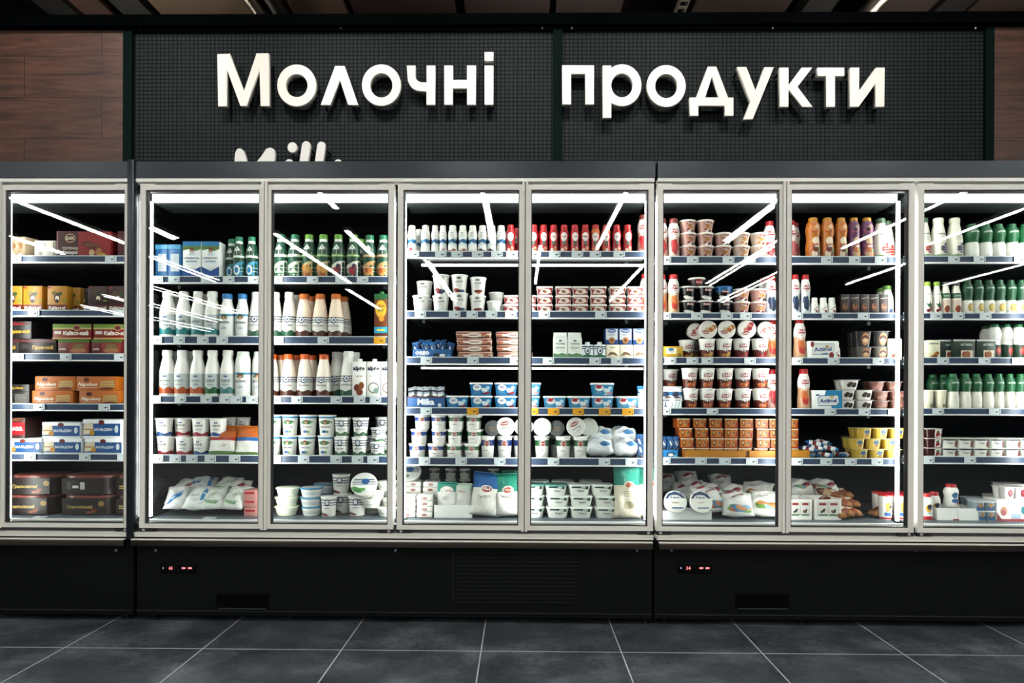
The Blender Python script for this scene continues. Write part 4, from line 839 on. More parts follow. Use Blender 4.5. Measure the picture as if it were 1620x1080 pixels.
def put(door, shelf, kind, xs, lv=0, dy=0, z=None, dz=0, rx=0, ry=0, rz=None, row=None):
    k = KINDS[kind]
    rnd = random.Random(hash((door, shelf, lv, kind.__len__())) & 0xffff)
    for n, zx in enumerate(xs if isinstance(xs, (list, tuple)) else [xs]):
        px = DOORX[door] + zx / 3.6
        yf = YP + dy
        base = (surf_z(door, shelf) if z is None else z) + lv * (k.stack + .0004) + dz + .0006
        y = yf + k.dep / 2
        x = WX(px, yf + min(k.dep / 2, .03))
        o = bpy.data.objects.new(k.name, k.root); COL.objects.link(o)
        for nm, me in k.parts:
            c = bpy.data.objects.new(nm, me); COL.objects.link(c); c.parent = o
        r = rz if rz is not None else (rnd.uniform(-7, 7) if k.name.endswith(('bottle', 'cup')) else rnd.uniform(-1.2, 1.2))
        if rx == 90:                                     # lying on its side, lid towards the front
            o.location = (x, yf + k.h, base + k.hw); o.rotation_euler = (math.pi / 2, math.radians(ry), 0)
        elif rx:
            o.location = (x, yf, base); o.rotation_euler = (math.radians(rx), math.radians(ry), math.radians(r))
        else:
            o.location = (x, y, base); o.rotation_euler = (0, math.radians(ry), math.radians(r))
        PLACED.append((o, k, door, shelf, row or lv, 1 if dy > .04 else 0, px))


ROUND = ('bottle', 'cup', 'bucket', 'shot', 'jug', 'cheese_tub')


def settle():
    """neighbours on one level must not run into each other: round ones stagger in depth, boxes close up"""
    rows = {}
    for rec in PLACED:
        o = rec[0]
        if abs(o.rotation_euler.x) < 1e-4:
            rows.setdefault((BAY[rec[2]], round(o.location.z, 2)), []).append(rec)
    for rs in rows.values():
        rs.sort(key=lambda r: (r[5], r[6]))
        done = []
        for r in rs:
            o, k = r[0], r[1]
            rnd = k.name.endswith(ROUND)
            for _ in range(3):
                for p, kp in done:
                    dx = abs(o.location.x - p.location.x); dy = o.location.y - p.location.y
                    if rnd and kp.name.endswith(ROUND):
                        need = k.hw * o.scale.x + kp.hw * p.scale.x + .0004
                        far = math.hypot(dx, dy)
                        if far < need and far / need > .8 and abs(dy) < .5 * k.hw:      # standing shoulder to shoulder: slightly slimmer
                            q = far / need * .999
                            for e in (o, p):
                                e.scale.x *= q; e.scale.y *= q
                        elif far < need and dx < need:
                            ny = p.location.y + math.sqrt(need * need - dx * dx)
                            if ny < YB - .12:
                                o.location.y = ny
                    else:
                        ov = k.hw * o.scale.x + kp.hw * p.scale.x + .0008 - dx
                        if 0 < ov < .3 * k.hw and abs(dy) < (k.dep + kp.dep) / 2:
                            if rnd:
                                p.scale.x *= 1 - ov / (2 * kp.hw)
                            elif kp.name.endswith(ROUND):
                                o.scale.x *= 1 - ov / (2 * k.hw); o.location.x += ov / 2 * (1 if o.location.x > p.location.x else -1)
                            else:
                                o.scale.x *= 1 - ov / (4 * k.hw); p.scale.x *= 1 - ov / (4 * kp.hw)
                                o.location.x += ov / 4; p.location.x -= ov / 4
            done.append((o, k))


def label_all():
    settle()
    groups, tops = {}, {}
    for rec in PLACED:
        o, k, door, shelf, lv, back, px = rec
        groups.setdefault((k.desc, door, shelf), []).append(rec)
    for (desc, door, shelf), rs in groups.items():
        sh = SHELFN[shelf] if shelf else 'bottom deck'
        place = f'{sh}, {ORD[door]} door'
        rows = {}
        for r in rs:
            rows.setdefault((r[5], r[4]), []).append(r)
        lvs = sorted({q[1] for q in rows if not isinstance(q[1], str)})
        for (back, lv), rr in rows.items():
            rr.sort(key=lambda r: r[6])
            rn = ''
            if len(rows) > 1:
                if isinstance(lv, str):
                    rn = lv
                elif len(lvs) > 1:
                    q = lvs.index(lv)
                    rn = 'lower row' if q == 0 and len(lvs) == 2 else 'upper row' if len(lvs) == 2 else ['bottom row', 'second row', 'third row', 'fourth row', 'fifth row', 'sixth row'][q] if len(lvs) > 3 else ['bottom row', 'middle row', 'top row'][q]
                if back and not all(q[0] for q in rows):
                    rn = 'back ' + (rn or 'row')
                elif not rn:
                    rn = 'front row'
            for i, r in enumerate(rr):
                t = desc
                if len(rr) > 1:
                    t += f', {ORD[i + 1]} from left'
                if rn:
                    t += f', {rn}'
                tag(r[0], f'{t}, {place}', r[1].cat)
                if len(rs) > 1:
                    r[0]['group'] = f'{desc} in a row, {place}'

# ================================================================ setting
XL, XR, YN, YF_, ZC = -15.5, 13.5, -22.5, 9.0, 4.75


def struct(name, mb):
    return tag(mb.obj(name), kind='structure')


def slab(name, x0, x1, y0, y1, z0, z1, m):
    return struct(name, MB().box(x0, x1, y0, y1, z0, z1, m))


slab("floor", XL, XR, YN, YF_, -.1, 0, floor_mat())
slab('ceiling', XL, XR, YN, YF_, ZC, ZC + .1, mat('#3b2c27', .8))
slab('wall_front', XL, XR, YN - .1, YN, 0, ZC, mat('#2a2826', .8))
slab('wall_back', XL, XR, YF_, YF_ + .1, 0, ZC, mat('#352925', .8))
WOOD = wood_mat()
xa, xb = WX(196, YSIGN, 150), WX(1571, YSIGN, 150)
ztop, zbot = WZ(45, 883, YSIGN), 1.9
tag(MB().box(-4.6, xa, YSIGN, YSIGN + .06, 0, ztop, WOOD).obj('wall_left'), kind='structure')
tag(MB().box(xb, 4.9, YSIGN, YSIGN + .06, 0, ztop, WOOD).obj('wall_right'), kind='structure')
slab('wall_center', xa, xb, YSIGN + .03, YSIGN + .06, 0, ztop, BLACK)
zt2 = WZ(20.5, 823, YSIGN - .05)
struct('trim_1', MB().box(-4.6, 4.9, YSIGN - .05, YSIGN + .12, ztop, zt2, mat('#050708', .9, spec=0)))

# sign boards with woven grid
GRID = mesh_mat(); FR = mat('#0c1918', .8, spec=.03)
xc0, xc1, xc2 = WX(874, YSIGN - .04), WX(881, YSIGN - .04), WX(888, YSIGN - .04)
xo0, xo1 = xa, xb
zin = WZ(48, 883, YSIGN)
for n, (a, b, la) in enumerate(((xo0, xc1, 'dark woven grid sign board carrying the first word of the shop sign'), (xc1, xo1, 'dark woven grid sign board carrying the second word of the shop sign'))):
    t = empty('sign_board', ((a + b) / 2, YSIGN, zbot)); tag(t, la, 'sign board', 'woven sign boards above the cabinets')
    cx = (a + b) / 2
    wl, wr = (.055, .028) if n == 0 else (.028, .05)
    MB().box(a + wl - cx, b - wr - cx, .014, .028, 0, zin - zbot, GRID).obj('woven_panel', t)
    f = MB()
    f.box(a - cx, a + wl - cx, -.012, .03, 0, ztop - zbot, FR); f.box(b - wr - cx, b - cx, -.012, .03, 0, ztop - zbot, FR)
    f.box(a + wl - cx, b - wr - cx, -.012, .03, zin - zbot, ztop - zbot, FR)
    f.obj('frame', t)
    for px in ((217, 537, 858) if n == 0 else (905, 1225, 1548)):
        x = WX(px, YSIGN - .04, 45)
        MB().lathe([(.005, 0), (.005, .004), (.003, .005)], mat('#f2f2ee', .2, .3), 10).obj('screw', t)
        s = COL.objects[-1]; s.location = (x - cx, -.0122, WZ(45, px, YSIGN - .01) - zbot); s.rotation_euler = (math.pi / 2, 0, 0)

# ---------------------------------------------------------------- sign letters
YL = 4.02                                                     # front face of the raised letters
LW = mat('#f0ece2', .38)


def arc(cx, cy, rx, ry, a0, a1, n):
    return [(cx + rx * math.cos(math.radians(a0 + (a1 - a0) * i / n)), cy + ry * math.sin(math.radians(a0 + (a1 - a0) * i / n))) for i in range(n + 1)]


def letter(name, ch, polys, label, th=.034, m=LW, back=.05, group='raised letters of the shop sign', bev=.0015):
    """polys: outlines in photo pixels at the depth of the sign; first outline outer, others holes / islands"""
    cv = bpy.data.curves.new(name, 'CURVE'); cv.dimensions = '2D'; cv.fill_mode = 'BOTH'
    xs = [p[0] for q in polys for p in q]; ys = [p[1] for q in polys for p in q]
    ox, oz = WX(sum(xs) / len(xs), YL, sum(ys) / len(ys)), WZ(max(ys), sum(xs) / len(xs), YL)
    for q in polys:
        sp = cv.splines.new('POLY'); sp.points.add(len(q) - 1); sp.use_cyclic_u = True
        for p, (px, py) in zip(sp.points, q):
            p.co = (WX(px, YL, py) - ox, WZ(py, px, YL) - oz, 0, 1)
    cv.extrude = th / 2 - bev; cv.bevel_depth = bev; cv.offset = -bev; cv.bevel_resolution = 0
    tmp = bpy.data.objects.new('letter_tmp', cv); COL.objects.link(tmp); bpy.context.view_layer.update()
    me = bpy.data.meshes.new_from_object(tmp.evaluated_get(bpy.context.evaluated_depsgraph_get()))
    bpy.data.objects.remove(tmp); bpy.data.curves.remove(cv)
    me.transform(Matrix.Rotation(math.pi / 2, 4, 'X')); me.materials.clear(); me.materials.append(m)
    t = link(name, me); t.location = (ox, YL + th / 2, oz); tag(t, label, 'letter', group)
    zs = [v.co.z for v in me.vertices]
    for px, py in (polys[0][0], polys[0][len(polys[0]) // 2]):    # stand-off pins that carry the letter on the board
        cxx, czz = sum(xs) / len(xs), sum(ys) / len(ys)
        px, py = px + (cxx - px) * .12, py + (czz - py) * .12
        x, z = WX(px, YL, py) - ox, WZ(py, px, YL) - oz
        MB().tube((x, th / 2, z), (x, YSIGN - YL - th / 2 + .0142, z), .006, BLACK, 8).obj('mounting_pin', t)


def q3(x0, pts):
    return [(x0 + a / 3, b / 3) for a, b in pts]


E0 = lambda cx, cy, rx, ry, n=40: arc(cx, cy, rx, ry, 0, 360 - 360 / n, n - 1)
letter('sign_letter', 'M', [q3(0, [(1030, 256), (1090, 254), (1157, 432), (1217, 252), (1275, 252), (1280, 503), (1236, 503), (1231, 325), (1172, 503), (1140, 503), (1075, 325), (1078, 504), (1035, 505)])], 'white raised capital letter М opening the shop sign')
letter('sign_letter', 'o', [E0(469.3, 135, 31, 33.3), E0(469.3, 135.3, 17, 18)], 'white raised round letter о right after the capital М')
letter('sign_letter', 'l', [[(507, 166), (530, 104), (545, 104), (567, 166), (550.5, 166), (537.5, 126), (523, 166)]], 'white raised letter л like an open wedge, first word')
letter('sign_letter', 'o', [E0(603.3, 134.5, 31, 33), E0(603.3, 135, 17.3, 19)], 'white raised round letter о between the wedge л and ч')
letter('sign_letter', 'ch', [q3(540, [(310, 310), (352, 310), (352, 362)] + [(352 + 34 * (1 - math.cos(t * .314)), 362 + 28 * math.sin(t * .314)) for t in range(1, 6)] + [(404, 390), (404, 310), (446, 310), (446, 497), (403, 497), (403, 433), (378, 433)] + [(376 - 64 * math.sin(t * .314), 362 + 71 * math.cos(t * .314)) for t in range(1, 5)])], 'white raised letter ч in the first word')
letter('sign_letter', 'n', [q3(540, [(488, 310), (530, 310), (530, 378), (596, 378), (596, 310), (639, 310), (639, 497), (596, 497), (596, 419), (530, 419), (530, 497), (488, 497)])], 'white raised letter н before the dotted і')
letter('sign_letter', 'i', [q3(540, [(679, 310), (722, 310), (722, 497), (679, 497)]), q3(540, [(679, 246), (722, 246), (722, 288), (679, 288)])], 'white raised letter і with a square dot')
letter('sign_letter', 'p', [q3(540, [(1048, 309), (1200, 309), (1200, 495), (1157, 495), (1157, 350), (1091, 350), (1091, 495), (1048, 495)])], 'white raised letter п opening the second word')
rr = [(1282, 320)] + arc(1333, 404, 92, 100, 236, 485, 34)[0:] + [(1282, 488), (1282, 559), (1240, 559), (1240, 310), (1282, 310)]
letter('sign_letter', 'r', [q3(540, rr), q3(540, E0(1332, 405, 50, 56))], 'white raised letter р with a stem below the line')
letter('sign_letter', 'o', [E0(1054, 136, 31, 33.3), E0(1054, 136, 17.3, 19)], 'white raised round letter о in the second word')
letter('sign_letter', 'd', [q3(1080, [(120, 315), (160, 315), (216, 462), (242, 462), (242, 549), (199, 549), (199, 501), (75, 501), (75, 549), (33, 549), (33, 462), (64, 462)]), q3(1080, [(140, 362), (107, 462), (174, 462)])], 'white raised letter д standing on two feet')
letter('sign_letter', 'u', [q3(1080, [(258, 317), (303, 317), (347, 430), (388, 318), (433, 318), (333, 566), (287, 566), (321, 482)])], 'white raised letter у with a slanted tail')
letter('sign_letter', 'k', [q3(1080, [(460, 320), (503, 320), (503, 404), (565, 320), (616, 320), (546, 411), (618, 507), (567, 507), (503, 422), (503, 507), (460, 507)])], 'white raised letter к in the second word')
letter('sign_letter', 't', [q3(1080, [(640, 320), (768, 320), (768, 360), (724, 360), (724, 507), (681, 507), (681, 360), (640, 360)])], 'white raised letter т in the second word')
letter('sign_letter', 'y', [q3(1080, [(796, 320), (839, 320), (838, 432), (918, 320), (960, 320), (958, 507), (914, 507), (916, 396), (836, 507), (793, 507)])], 'white raised letter и closing the shop sign')


def stroke(pts, r):
    """outline of a round capped stroke"""
    left, right = [], []
    n = len(pts)
    for i, (x, y) in enumerate(pts):
        a = pts[max(0, i - 1)]; b = pts[min(n - 1, i + 1)]
        d = math.atan2(b[1] - a[1], b[0] - a[0])
        left.append((x + r * math.sin(d), y - r * math.cos(d))); right.append((x - r * math.sin(d), y + r * math.cos(d)))
    d0 = math.degrees(math.atan2(pts[1][1] - pts[0][1], pts[1][0] - pts[0][0])); d1 = math.degrees(math.atan2(pts[-1][1] - pts[-2][1], pts[-1][0] - pts[-2][0]))
    return left + arc(pts[-1][0], pts[-1][1], r, r, d1 - 90, d1 + 90, 8)[1:-1] + right[::-1] + arc(pts[0][0], pts[0][1], r, r, d0 + 90, d0 + 270, 8)[1:-1]


SW = mat('#dcdcd8', .4)
P3 = lambda pts: [(a / 3, b / 3) for a, b in pts]
mm = [(1112, 765), (1116, 722), (1126, 706), (1140, 703), (1154, 712), (1165, 738), (1180, 800), (1190, 800), (1240, 740), (1262, 706), (1282, 699), (1300, 707), (1306, 726), (1303, 770), (1300, 890), (1262, 890), (1262, 770), (1200, 860), (1172, 860), (1148, 780), (1140, 890), (1106, 890)]
letter('script_letter', 'M', [P3(mm)], 'white script capital M half hidden behind the cabinet top', th=.03, m=SW, group='script letters of the lower sign')
letter('script_letter', 'i', [P3(E0(1387, 699, 23, 25, 24)), P3(stroke([(1372, 774), (1362, 880)], 20))], 'white script letter i, round dot above the cabinet top', th=.03, m=SW, group='script letters of the lower sign')
letter('script_letter', 'l', [P3(stroke([(1453, 690), (1425, 880)], 21))], 'white script letter l, tall leaning bar', th=.03, m=SW, group='script letters of the lower sign')
kk = P3(stroke([(1525, 691), (1497, 885)], 20))
letter('script_letter', 'k', [kk, P3(stroke([(1605, 772), (1545, 810), (1600, 885)], 17))], 'white script letter k, rightmost leaning bar of the script', th=.03, m=SW, group='script letters of the lower sign')

SIDE = mat('#2a2e31', .12, .8)
# ---------------------------------------------------------------- refrigerated cabinets
zf0, zf1 = WZ(281.5, 820, YD), WZ(255, 820, YD - .01)
zl0, zl1 = WZ(287.5, 820, YD), WZ(281.5, 820, YD)
zd1, zd0 = WZ(292, 820, YD), WZ(838.5, 820, YD)
zs1, zs0 = WZ(845, 820, YD), WZ(852, 820, YD)
zb1, zb0 = WZ(856.5, 820, YD - .03), WZ(867.5, 820, YD - .03)
DOORS = {1: (-1, 205), 2: (221, 418), 3: (419.5, 622.5), 4: (628.5, 829.5), 5: (831, 1034), 6: (1039.5, 1241.5), 7: (1243, 1446.5), 8: (1452.5, 1656)}
dh = zd1 - zd0
DOORSAY = {1: 'leftmost'}


def door_mesh(wd, hinge_left):
    f = MB(); a = .026; bt = .024; bb = .021
    y0, y1 = 0, .038
    for x0, x1, z0, z1 in ((0, a, 0, dh), (wd - a, wd, 0, dh), (a, wd - a, 0, bb), (a, wd - a, dh - bt, dh)):
        f.box(x0, x1, y0, y1, z0, z1, ALU)
    g = mat('#2a2c2c', .6)
    for x0, x1, z0, z1 in ((a, a + .005, bb, dh - bt), (wd - a - .005, wd - a, bb, dh - bt), (a, wd - a, bb, bb + .005), (a, wd - a, dh - bt - .007, dh - bt)):
        f.box(x0, x1, .006, .032, z0, z1, g)
    # inner light frame lip
    return f


def cabinet(name, label, x0, x1, doors, bays, panel=None, grille=None, slots=(), feet=(), screws=(), text=None, ends=(True, True)):
    t = empty(name, ((x0 + x1) / 2, YD, 0)); tag(t, label, 'refrigerated cabinet', 'glass door dairy cabinets along the wall')
    ox, oy = (x0 + x1) / 2, YD
    P = lambda mb, nm, par=t: mb.obj(nm, par)

    def B(nm, a, b, c, d, e, f, m, par=t, bev=0):
        return MB().box(a - ox, b - ox, c - oy, d - oy, e, f, m, bev).obj(nm, par)
    # carcass: side walls, back, roof, base
    body = MB()
    body.box(x0 - ox, x1 - ox, YB - oy, YB + .05 - oy, .2, zf1, INNER)
    body.box(x0 - ox, x1 - ox, YD + .06 - oy, YB - oy, zd1 - .012, zf1 - .004, INNER)
    body.box(x0 - ox, x1 - ox, YD + .06 - oy, YB - oy, .2, .45, INNER)
    P(body, 'carcass')
    for a, b, on in ((x0 - .004, x0 + .002, ends[0]), (x1 - .006, x1, ends[1])):       # cabinets joined side by side have no wall between them
        if on:
            B('side_wall', a, b, YD + .045, YB, .45, zd1 - .012, SIDE)
    B('fascia', x0 + .002, x1 - .002, YD - .012, YD + .06, zf0, zf1, FASCIA)
    B('light_trim', x0 + .004, x1 - .004, YD - .006, YD + .06, zl0, zl1, mat('#fcfbf6', .3))
    B('door_header', x0 + .002, x1 - .002, YD + .045, YD + .06, zd1 - .012, zl0, BLACK)
    sill = MB().box(x0 + .004 - ox, x1 - .004 - ox, -.008, .06, zs0, zs1, ALU).box(x0 + .004 - ox, x1 - .004 - ox, -.012, -.008, zs1 - .006, zs1, ALU)
    P(sill, 'sill')
    B('sill_recess', x0 + .004, x1 - .004, YD + .02, YD + .06, zs1, zd0 + .02, mat('#3d4143', .5))
    B('bumper_rail', x0 + .01, x1 - .01, YD - .03, YD - .004, zb0, zb1 - .004, STEEL, bev=.002)
    B('bumper_highlight', x0 + .01, x1 - .01, YD - .03, YD - .01, zb1 - .004, zb1, mat('#efece6', .25))  # pale strip stands in for the highlight along the rail's top edge
    kick = MB().box(x0 + .002 - ox, x1 - .002 - ox, .04, .12, .035, zb1, KICK)
    kick.box(x0 + .002 - ox, x1 - .002 - ox, .03, .04, .055, .06, mat('#181c1e', .3))
    P(kick, 'kick_plate')
    for fx in feet:
        x = WX(fx, YD + .1, 973)
        o = P(MB().lathe([(.018, .0), (.018, .01), (.009, .014), (.009, .05)], mat('#2b2f31', .4, .6), 14, cx=x - ox, cy=.09), 'foot')
    for fx in screws:
        x = WX(fx, YD + .03, 870)
        o = P(MB().lathe([(.007, 0), (.007, .004), (.004, .006)], mat('#8d9296', .3, .8), 12), 'bolt')
        o.location = (x - ox, .0392, WZ(870, fx, YD + .04)); o.rotation_euler = (math.pi / 2, 0, 0)
    if panel:
        a, b = WX(panel[0], YD + .04, 897), WX(panel[1], YD + .04, 897)
        z0, z1 = WZ(906, panel[0], YD + .04), WZ(889, panel[0], YD + .04)
        o = B('control_panel', a, b, YD + .032, YD + .041, z0, z1, mat('#040506', .35, spec=.1), bev=.003)
        d = MB(); zc = (z0 + z1) / 2; hh = .016
        v, f, tw, th = text_geo(text, .02); k = hh / th
        cx = a + (b - a) * .3 - ox
        d.add([(cx + k * x_, .0315, zc + k * y_) for x_, y_ in v], f, REDLED); o2 = P(d, 'temperature_display', o)
        for q in (.67, .85):
            bx = a + (b - a) * q - ox
            kb = MB().box(bx - .009, bx + .009, .031, .033, zc - .004, zc + .004, REDLED, .0008); P(kb, 'button', o)
        P(MB().box(a + .012 - ox, a + .016 - ox, .031, .033, zc - .004, zc + .004, BLUELED), 'indicator', o)
    if grille:
        a, b = WX(grille[0], YD + .04, 910), WX(grille[1], YD + .04, 910)
        z0, z1 = WZ(955, 820, YD + .04), WZ(878, 820, YD + .04)
        g = MB().box(a - ox, b - ox, .036, .041, z0, z1, mat('#06080a', .45, spec=.15))
        for i in range(12):
            z = z0 + (z1 - z0) * (i + .5) / 12
            g.box(a + .006 - ox, b - .006 - ox, .03, .036, z - .004, z + .003, mat('#101416', .4, spec=.2))
        g.box(a - .008 - ox, a - ox, .032, .041, z0 + .02, z1 + .01, mat('#15191b', .4, spec=.2))
        P(g, 'vent_grille')
    for s0, s1 in slots:
        a, b = WX(s0, YD + .04, 950), WX(s1, YD + .04, 950)
        z0, z1 = WZ(962, s0, YD + .04), WZ(939, s0, YD + .04)
        g = MB().box(a - ox, b - ox, .037, .041, z0, z1, mat('#020303', .8, spec=.05)).box(a + .01 - ox, b - .01 - ox, .026, .038, z0, z0 + .004, mat('#2b3134', .3))
        g.box(a - ox, b - ox, .03, .038, z1 - .004, z1, mat('#040506', .6, spec=.1))
        P(g, 'recessed_grip')
    # bays: shelves, lamps, deck
    for key, a, b in bays:
        for n, (y0, y1) in enumerate(RAIL[key]):
            z1, z0 = WZ(y0, BC[key], YS), WZ(y1, BC[key], YS)
            s = B('shelf', a + .024, b - .024, YS + .012, YB - .09, z1 - .032, z1 - .009, mat('#171b1e', .5))
            r = MB(); hh = z1 - z0
            r.box(a + .024 - ox, b - .024 - ox, YS - oy, YS + .012 - oy, z0 + .006, z1 - .003, RAILBLUE)
            r.box(a + .024 - ox, b - .024 - ox, YS - .003 - oy, YS + .012 - oy, z1 - .004, z1, RAILEDGE)
            r.box(a + .024 - ox, b - .024 - ox, YS - .004 - oy, YS + .014 - oy, z0, z0 + .006, mat('#f0f0ee', .3))
            P(r, 'price_rail', s)
            if key == 'C' and n in (0, 2):
                B('shelf_lamp', a + .09, b - .02, YS + .08, YS + .1, z1 - .057, z1 - .048, UNDERLED, s)
            for c in (a + .1, b - .1):
                MB().box(c - .008 - ox, c + .008 - ox, YS + .1 - oy, YB - oy, z1 - .05, z1 - .032, mat('#1d2225', .5)).obj('bracket', s)
        B('canopy_lamp', a + .03, b - .03, YS - .03, YS - .005, WZ(318, 820, YS - .03), WZ(305.5, 820, YS - .03), TOPLED)
        B('air_outlet', a + .024, b - .024, YS, YS + .18, zd1 - .05, zd1 - .012, mat('#2c3233', .6))
        B('deck_pan', a + .022, b - .022, YD + .062, YB, .45, DECKZ - .006, mat('#2a3136', .5))
        B('deck_grille', a + .04, b - .04, YD + .085, YS + .01, DECKZ - .006, DECKZ, grille_mat())
        B('deck_plate', a + .022, b - .022, YS + .01, YB, DECKZ - .006, DECKZ, mat('#4a5258', .45))
        B('front_lip', a + .022, b - .022, YD + .05, YD + .072, DECKZ - .035, DECKZ + .003, mat('#f6f6f3', .35))
        for c in (a + .022, b - .03):
            B('led_strip', c, c + .008, YD + .1, YD + .122, zd0 + .035, zd1 - .05, LED)
        c = (a + b) / 2
        m = B('mullion', c - .012, c + .012, YD + .046, YD + .058, zd0, zd1 - .02, mat('#2a2e30', .4))
        B('led_strip', c - .018, c + .018, YD + .06, YD + .07, zd0 + .035, zd1 - .05, LED, m)
    for n, (a, b) in enumerate(doors):
        wd = b - a
        hl = n % 2 == 0
        d = P(door_mesh(wd, hl), 'door'); d.location = (a - ox, 0, zd0)
        tilt = random.uniform(-.0025, .0025)
        for py_, amp in ((.013, .0005), (.027, .0022)):
            gl = MB().box(-wd / 2 + .026, wd / 2 - .026, -.002, .002, -dh / 2 + .021, dh / 2 - .023, GLASS).obj('glass_pane', d)
            gl.location = (wd / 2, py_, dh / 2); gl.rotation_euler = (random.uniform(-amp, amp), 0, random.uniform(-amp, amp) * 1.6)
        hx = wd - .012 if hl else 0
        hd = MB().box(hx, hx + .012, -.012, 0, -.004, dh + .012, ALU).obj('handle', d)
        qx = 0 if hl else wd
        sg = 1 if hl else -1
        hg = MB().box(min(qx, qx + sg * .07), max(qx, qx + sg * .07), .004, .03, -.018, -.001, mat('#15181a', .4)).box(qx + sg * .02 - .006, qx + sg * .02 + .006, 0, .004, -.014, -.004, mat('#d8d8d4', .3, .7)).obj('hinge', d)
        MB().box(min(qx, qx + sg * .07), max(qx, qx + sg * .07), .002, .034, dh, dh + .006, ALU).obj('top_hinge', d)
    return t


DX = lambda i: (WX(DOORS[i][0], YD, 560), WX(DOORS[i][1], YD, 560))
xm0, xm1 = WX(210, YD, 560), WX(1037, YD, 560)
xA1 = WX(208, YD, 560); dA = DX(1); wA = dA[1] - dA[0]
xR1 = xm1 + 2 * (WX(1449.5, YD, 560) - xm1) + 0.0
mid = WX(1449.5, YD, 560)
cabinet('refrigerated_cabinet', 'dark glass door cabinet with boxed cakes, leftmost in the wall', xA1 - 1.29, xA1 - .008, [(dA[0] - wA - .008, dA[0] - .008), dA], [('A', xA1 - 1.27, xA1 - .02)], feet=(203,), screws=(182,))
B1 = (xm0, WX(625.5, YD, 560)); B2 = (B1[1], xm1)
cabinet('refrigerated_cabinet', 'four door dairy cabinet with a vent grille, below the first sign word', xm0, xm1 - .004, [DX(i) for i in (2, 3, 4, 5)], [('B', *B1), ('C', *B2)], panel=(255, 310), grille=(718, 917), slots=((343, 425),), feet=(247, 460, 1020), screws=(245, 625, 1008), text='65', ends=(True, False))
d8 = DX(8); w8 = d8[1] - d8[0]
cabinet('refrigerated_cabinet', 'glass door yogurt cabinet furthest to the right', xm1 + .004, mid * 2 - xm1, [DX(6), DX(7), d8, (d8[1] + .005, d8[1] + .005 + w8)], [('D', xm1, mid), ('E', mid, mid * 2 - xm1)], panel=(1072, 1127), slots=((1163, 1248),), feet=(1050, 1266), screws=(1063, 1450), text='34', ends=(False, True))
# dark post between the first two cabinets
pc = MB().box(WX(205.5, YD, 270), WX(216, YD, 270), YD - .022, YD + .02, zb1, WZ(252, 210, YD - .022), FASCIA, .002)
tag(pc.obj('joint_post'), 'narrow dark metal post covering the joint between the first two cabinets', 'post')

# ---------------------------------------------------------------- price tags
TAGS = {(1, 1): (92, 632), (1, 2): (195, 680), (1, 3): (108, 378, 685), (1, 4): (227, 597), (1, 5): (177, 488, 705),
        (2, 1): (105, 200, 385, 510, 652), (2, 2): (100, 230, 365, 475), (2, 3): (95, 238, 385, 492, 558, 645), (2, 4): (110, 210, 305, 410, 548),
        (3, 1): (65, 268, 430, 552), (3, 2): (72, 330, -650), (3, 3): (60, 182, 405, 537, 628), (3, 4): (60, 220, 405, 527, 615),
        (4, 1): (85, 240, 333, 450, 560, 645), (4, 2): (125, 320, 420, 530, 640), (4, 3): (160, 425, 668), (4, 4): (160, -425), (4, 5): (152, 360, 580),
        (5, 1): (50, 168, 297, 400, 535), (5, 2): (110, 432), (5, 3): (135, 400, 523), (5, 4): (-45, -165, -305, -455, -588), (5, 5): (165, 455, 607),
        (6, 1): (60, 215, 418, 540), (6, 2): (60, 240, 410, 518), (6, 3): (90, 215, 300, 542), (6, 4): (62, 330), (6, 5): (60, 265, 402, 555),
        (7, 1): (240, 398, 545), (7, 2): (72, 245, 450), (7, 3): (72, 280, 535), (7, 4): (263, 457, 625), (7, 5): (75, 240, 380, 530),
        (8, 1): (225, 370, 600), (8, 2): (125, 252, 405), (8, 3): (165, 400, 590), (8, 4): (138, 460), (8, 5): (85, 320)}


def tag_mesh(col):
    mb = MB().box(-.028, .028, -.001, .0008, 0, .034, mat(col, .4))
    d = Decal(mb, lambda u, z, o: (u, -.001 - o, z), .028, .034)
    d.lines(-.85, .2, .72, .88, 2, '#7d868c'); d.r(.1, .45, .36, .56, '#4a4f54'); d.r(.5, .6, .42, .56, '#4a4f54')
    d.r(.72, .88, .08, .26, '#23272a'); d.r(.72, .8, .4, .9, '#50565a'); d.lines(-.85, -.4, .08, .16, 2, '#9aa2a6')
    return mb.mesh('price_tag')


tw_, ty_ = tag_mesh('#cfd8dc'), tag_mesh('#d99a1c')
for (door, shelf), xs in TAGS.items():
    b = BAY[door]; z0, z1 = WZ(RAIL[b][shelf - 1][1], BC[b], YS), WZ(RAIL[b][shelf - 1][0], BC[b], YS)
    cnt = {True: 0, False: 0}
    tot = {c: sum(1 for x in xs if (x < 0) == c) for c in (True, False)}
    for zx in xs:
        yel = zx < 0; cnt[yel] += 1
        o = link('price_tag', ty_ if yel else tw_)
        o.location = (WX(DOORX[door] + abs(zx) / 3.6, YS), YS - .0055, (z0 + z1) / 2 - .0165)
        c = 'yellow' if yel else 'white'
        od = f', {ORD[cnt[yel]]} from left' if tot[yel] > 1 else ''
        tag(o, f'{c} price tag{od}, rail of {SHELFN[shelf]}, {ORD[door]} door', 'price tag', f'{c} price tags on the {SHELFN[shelf]} rail, {ORD[door]} door' if tot[yel] > 1 else None)
for px, la in ((64, 'white price card lying on the deck grille, first door'), (332, 'white price card lying on the deck grille, second door')):
    o = link('price_card', tw_); o.location = (WX(px, YS - .03), YS - .045, DECKZ + .0012); o.rotation_euler = (math.radians(-88), 0, .05); tag(o, la, 'price card')

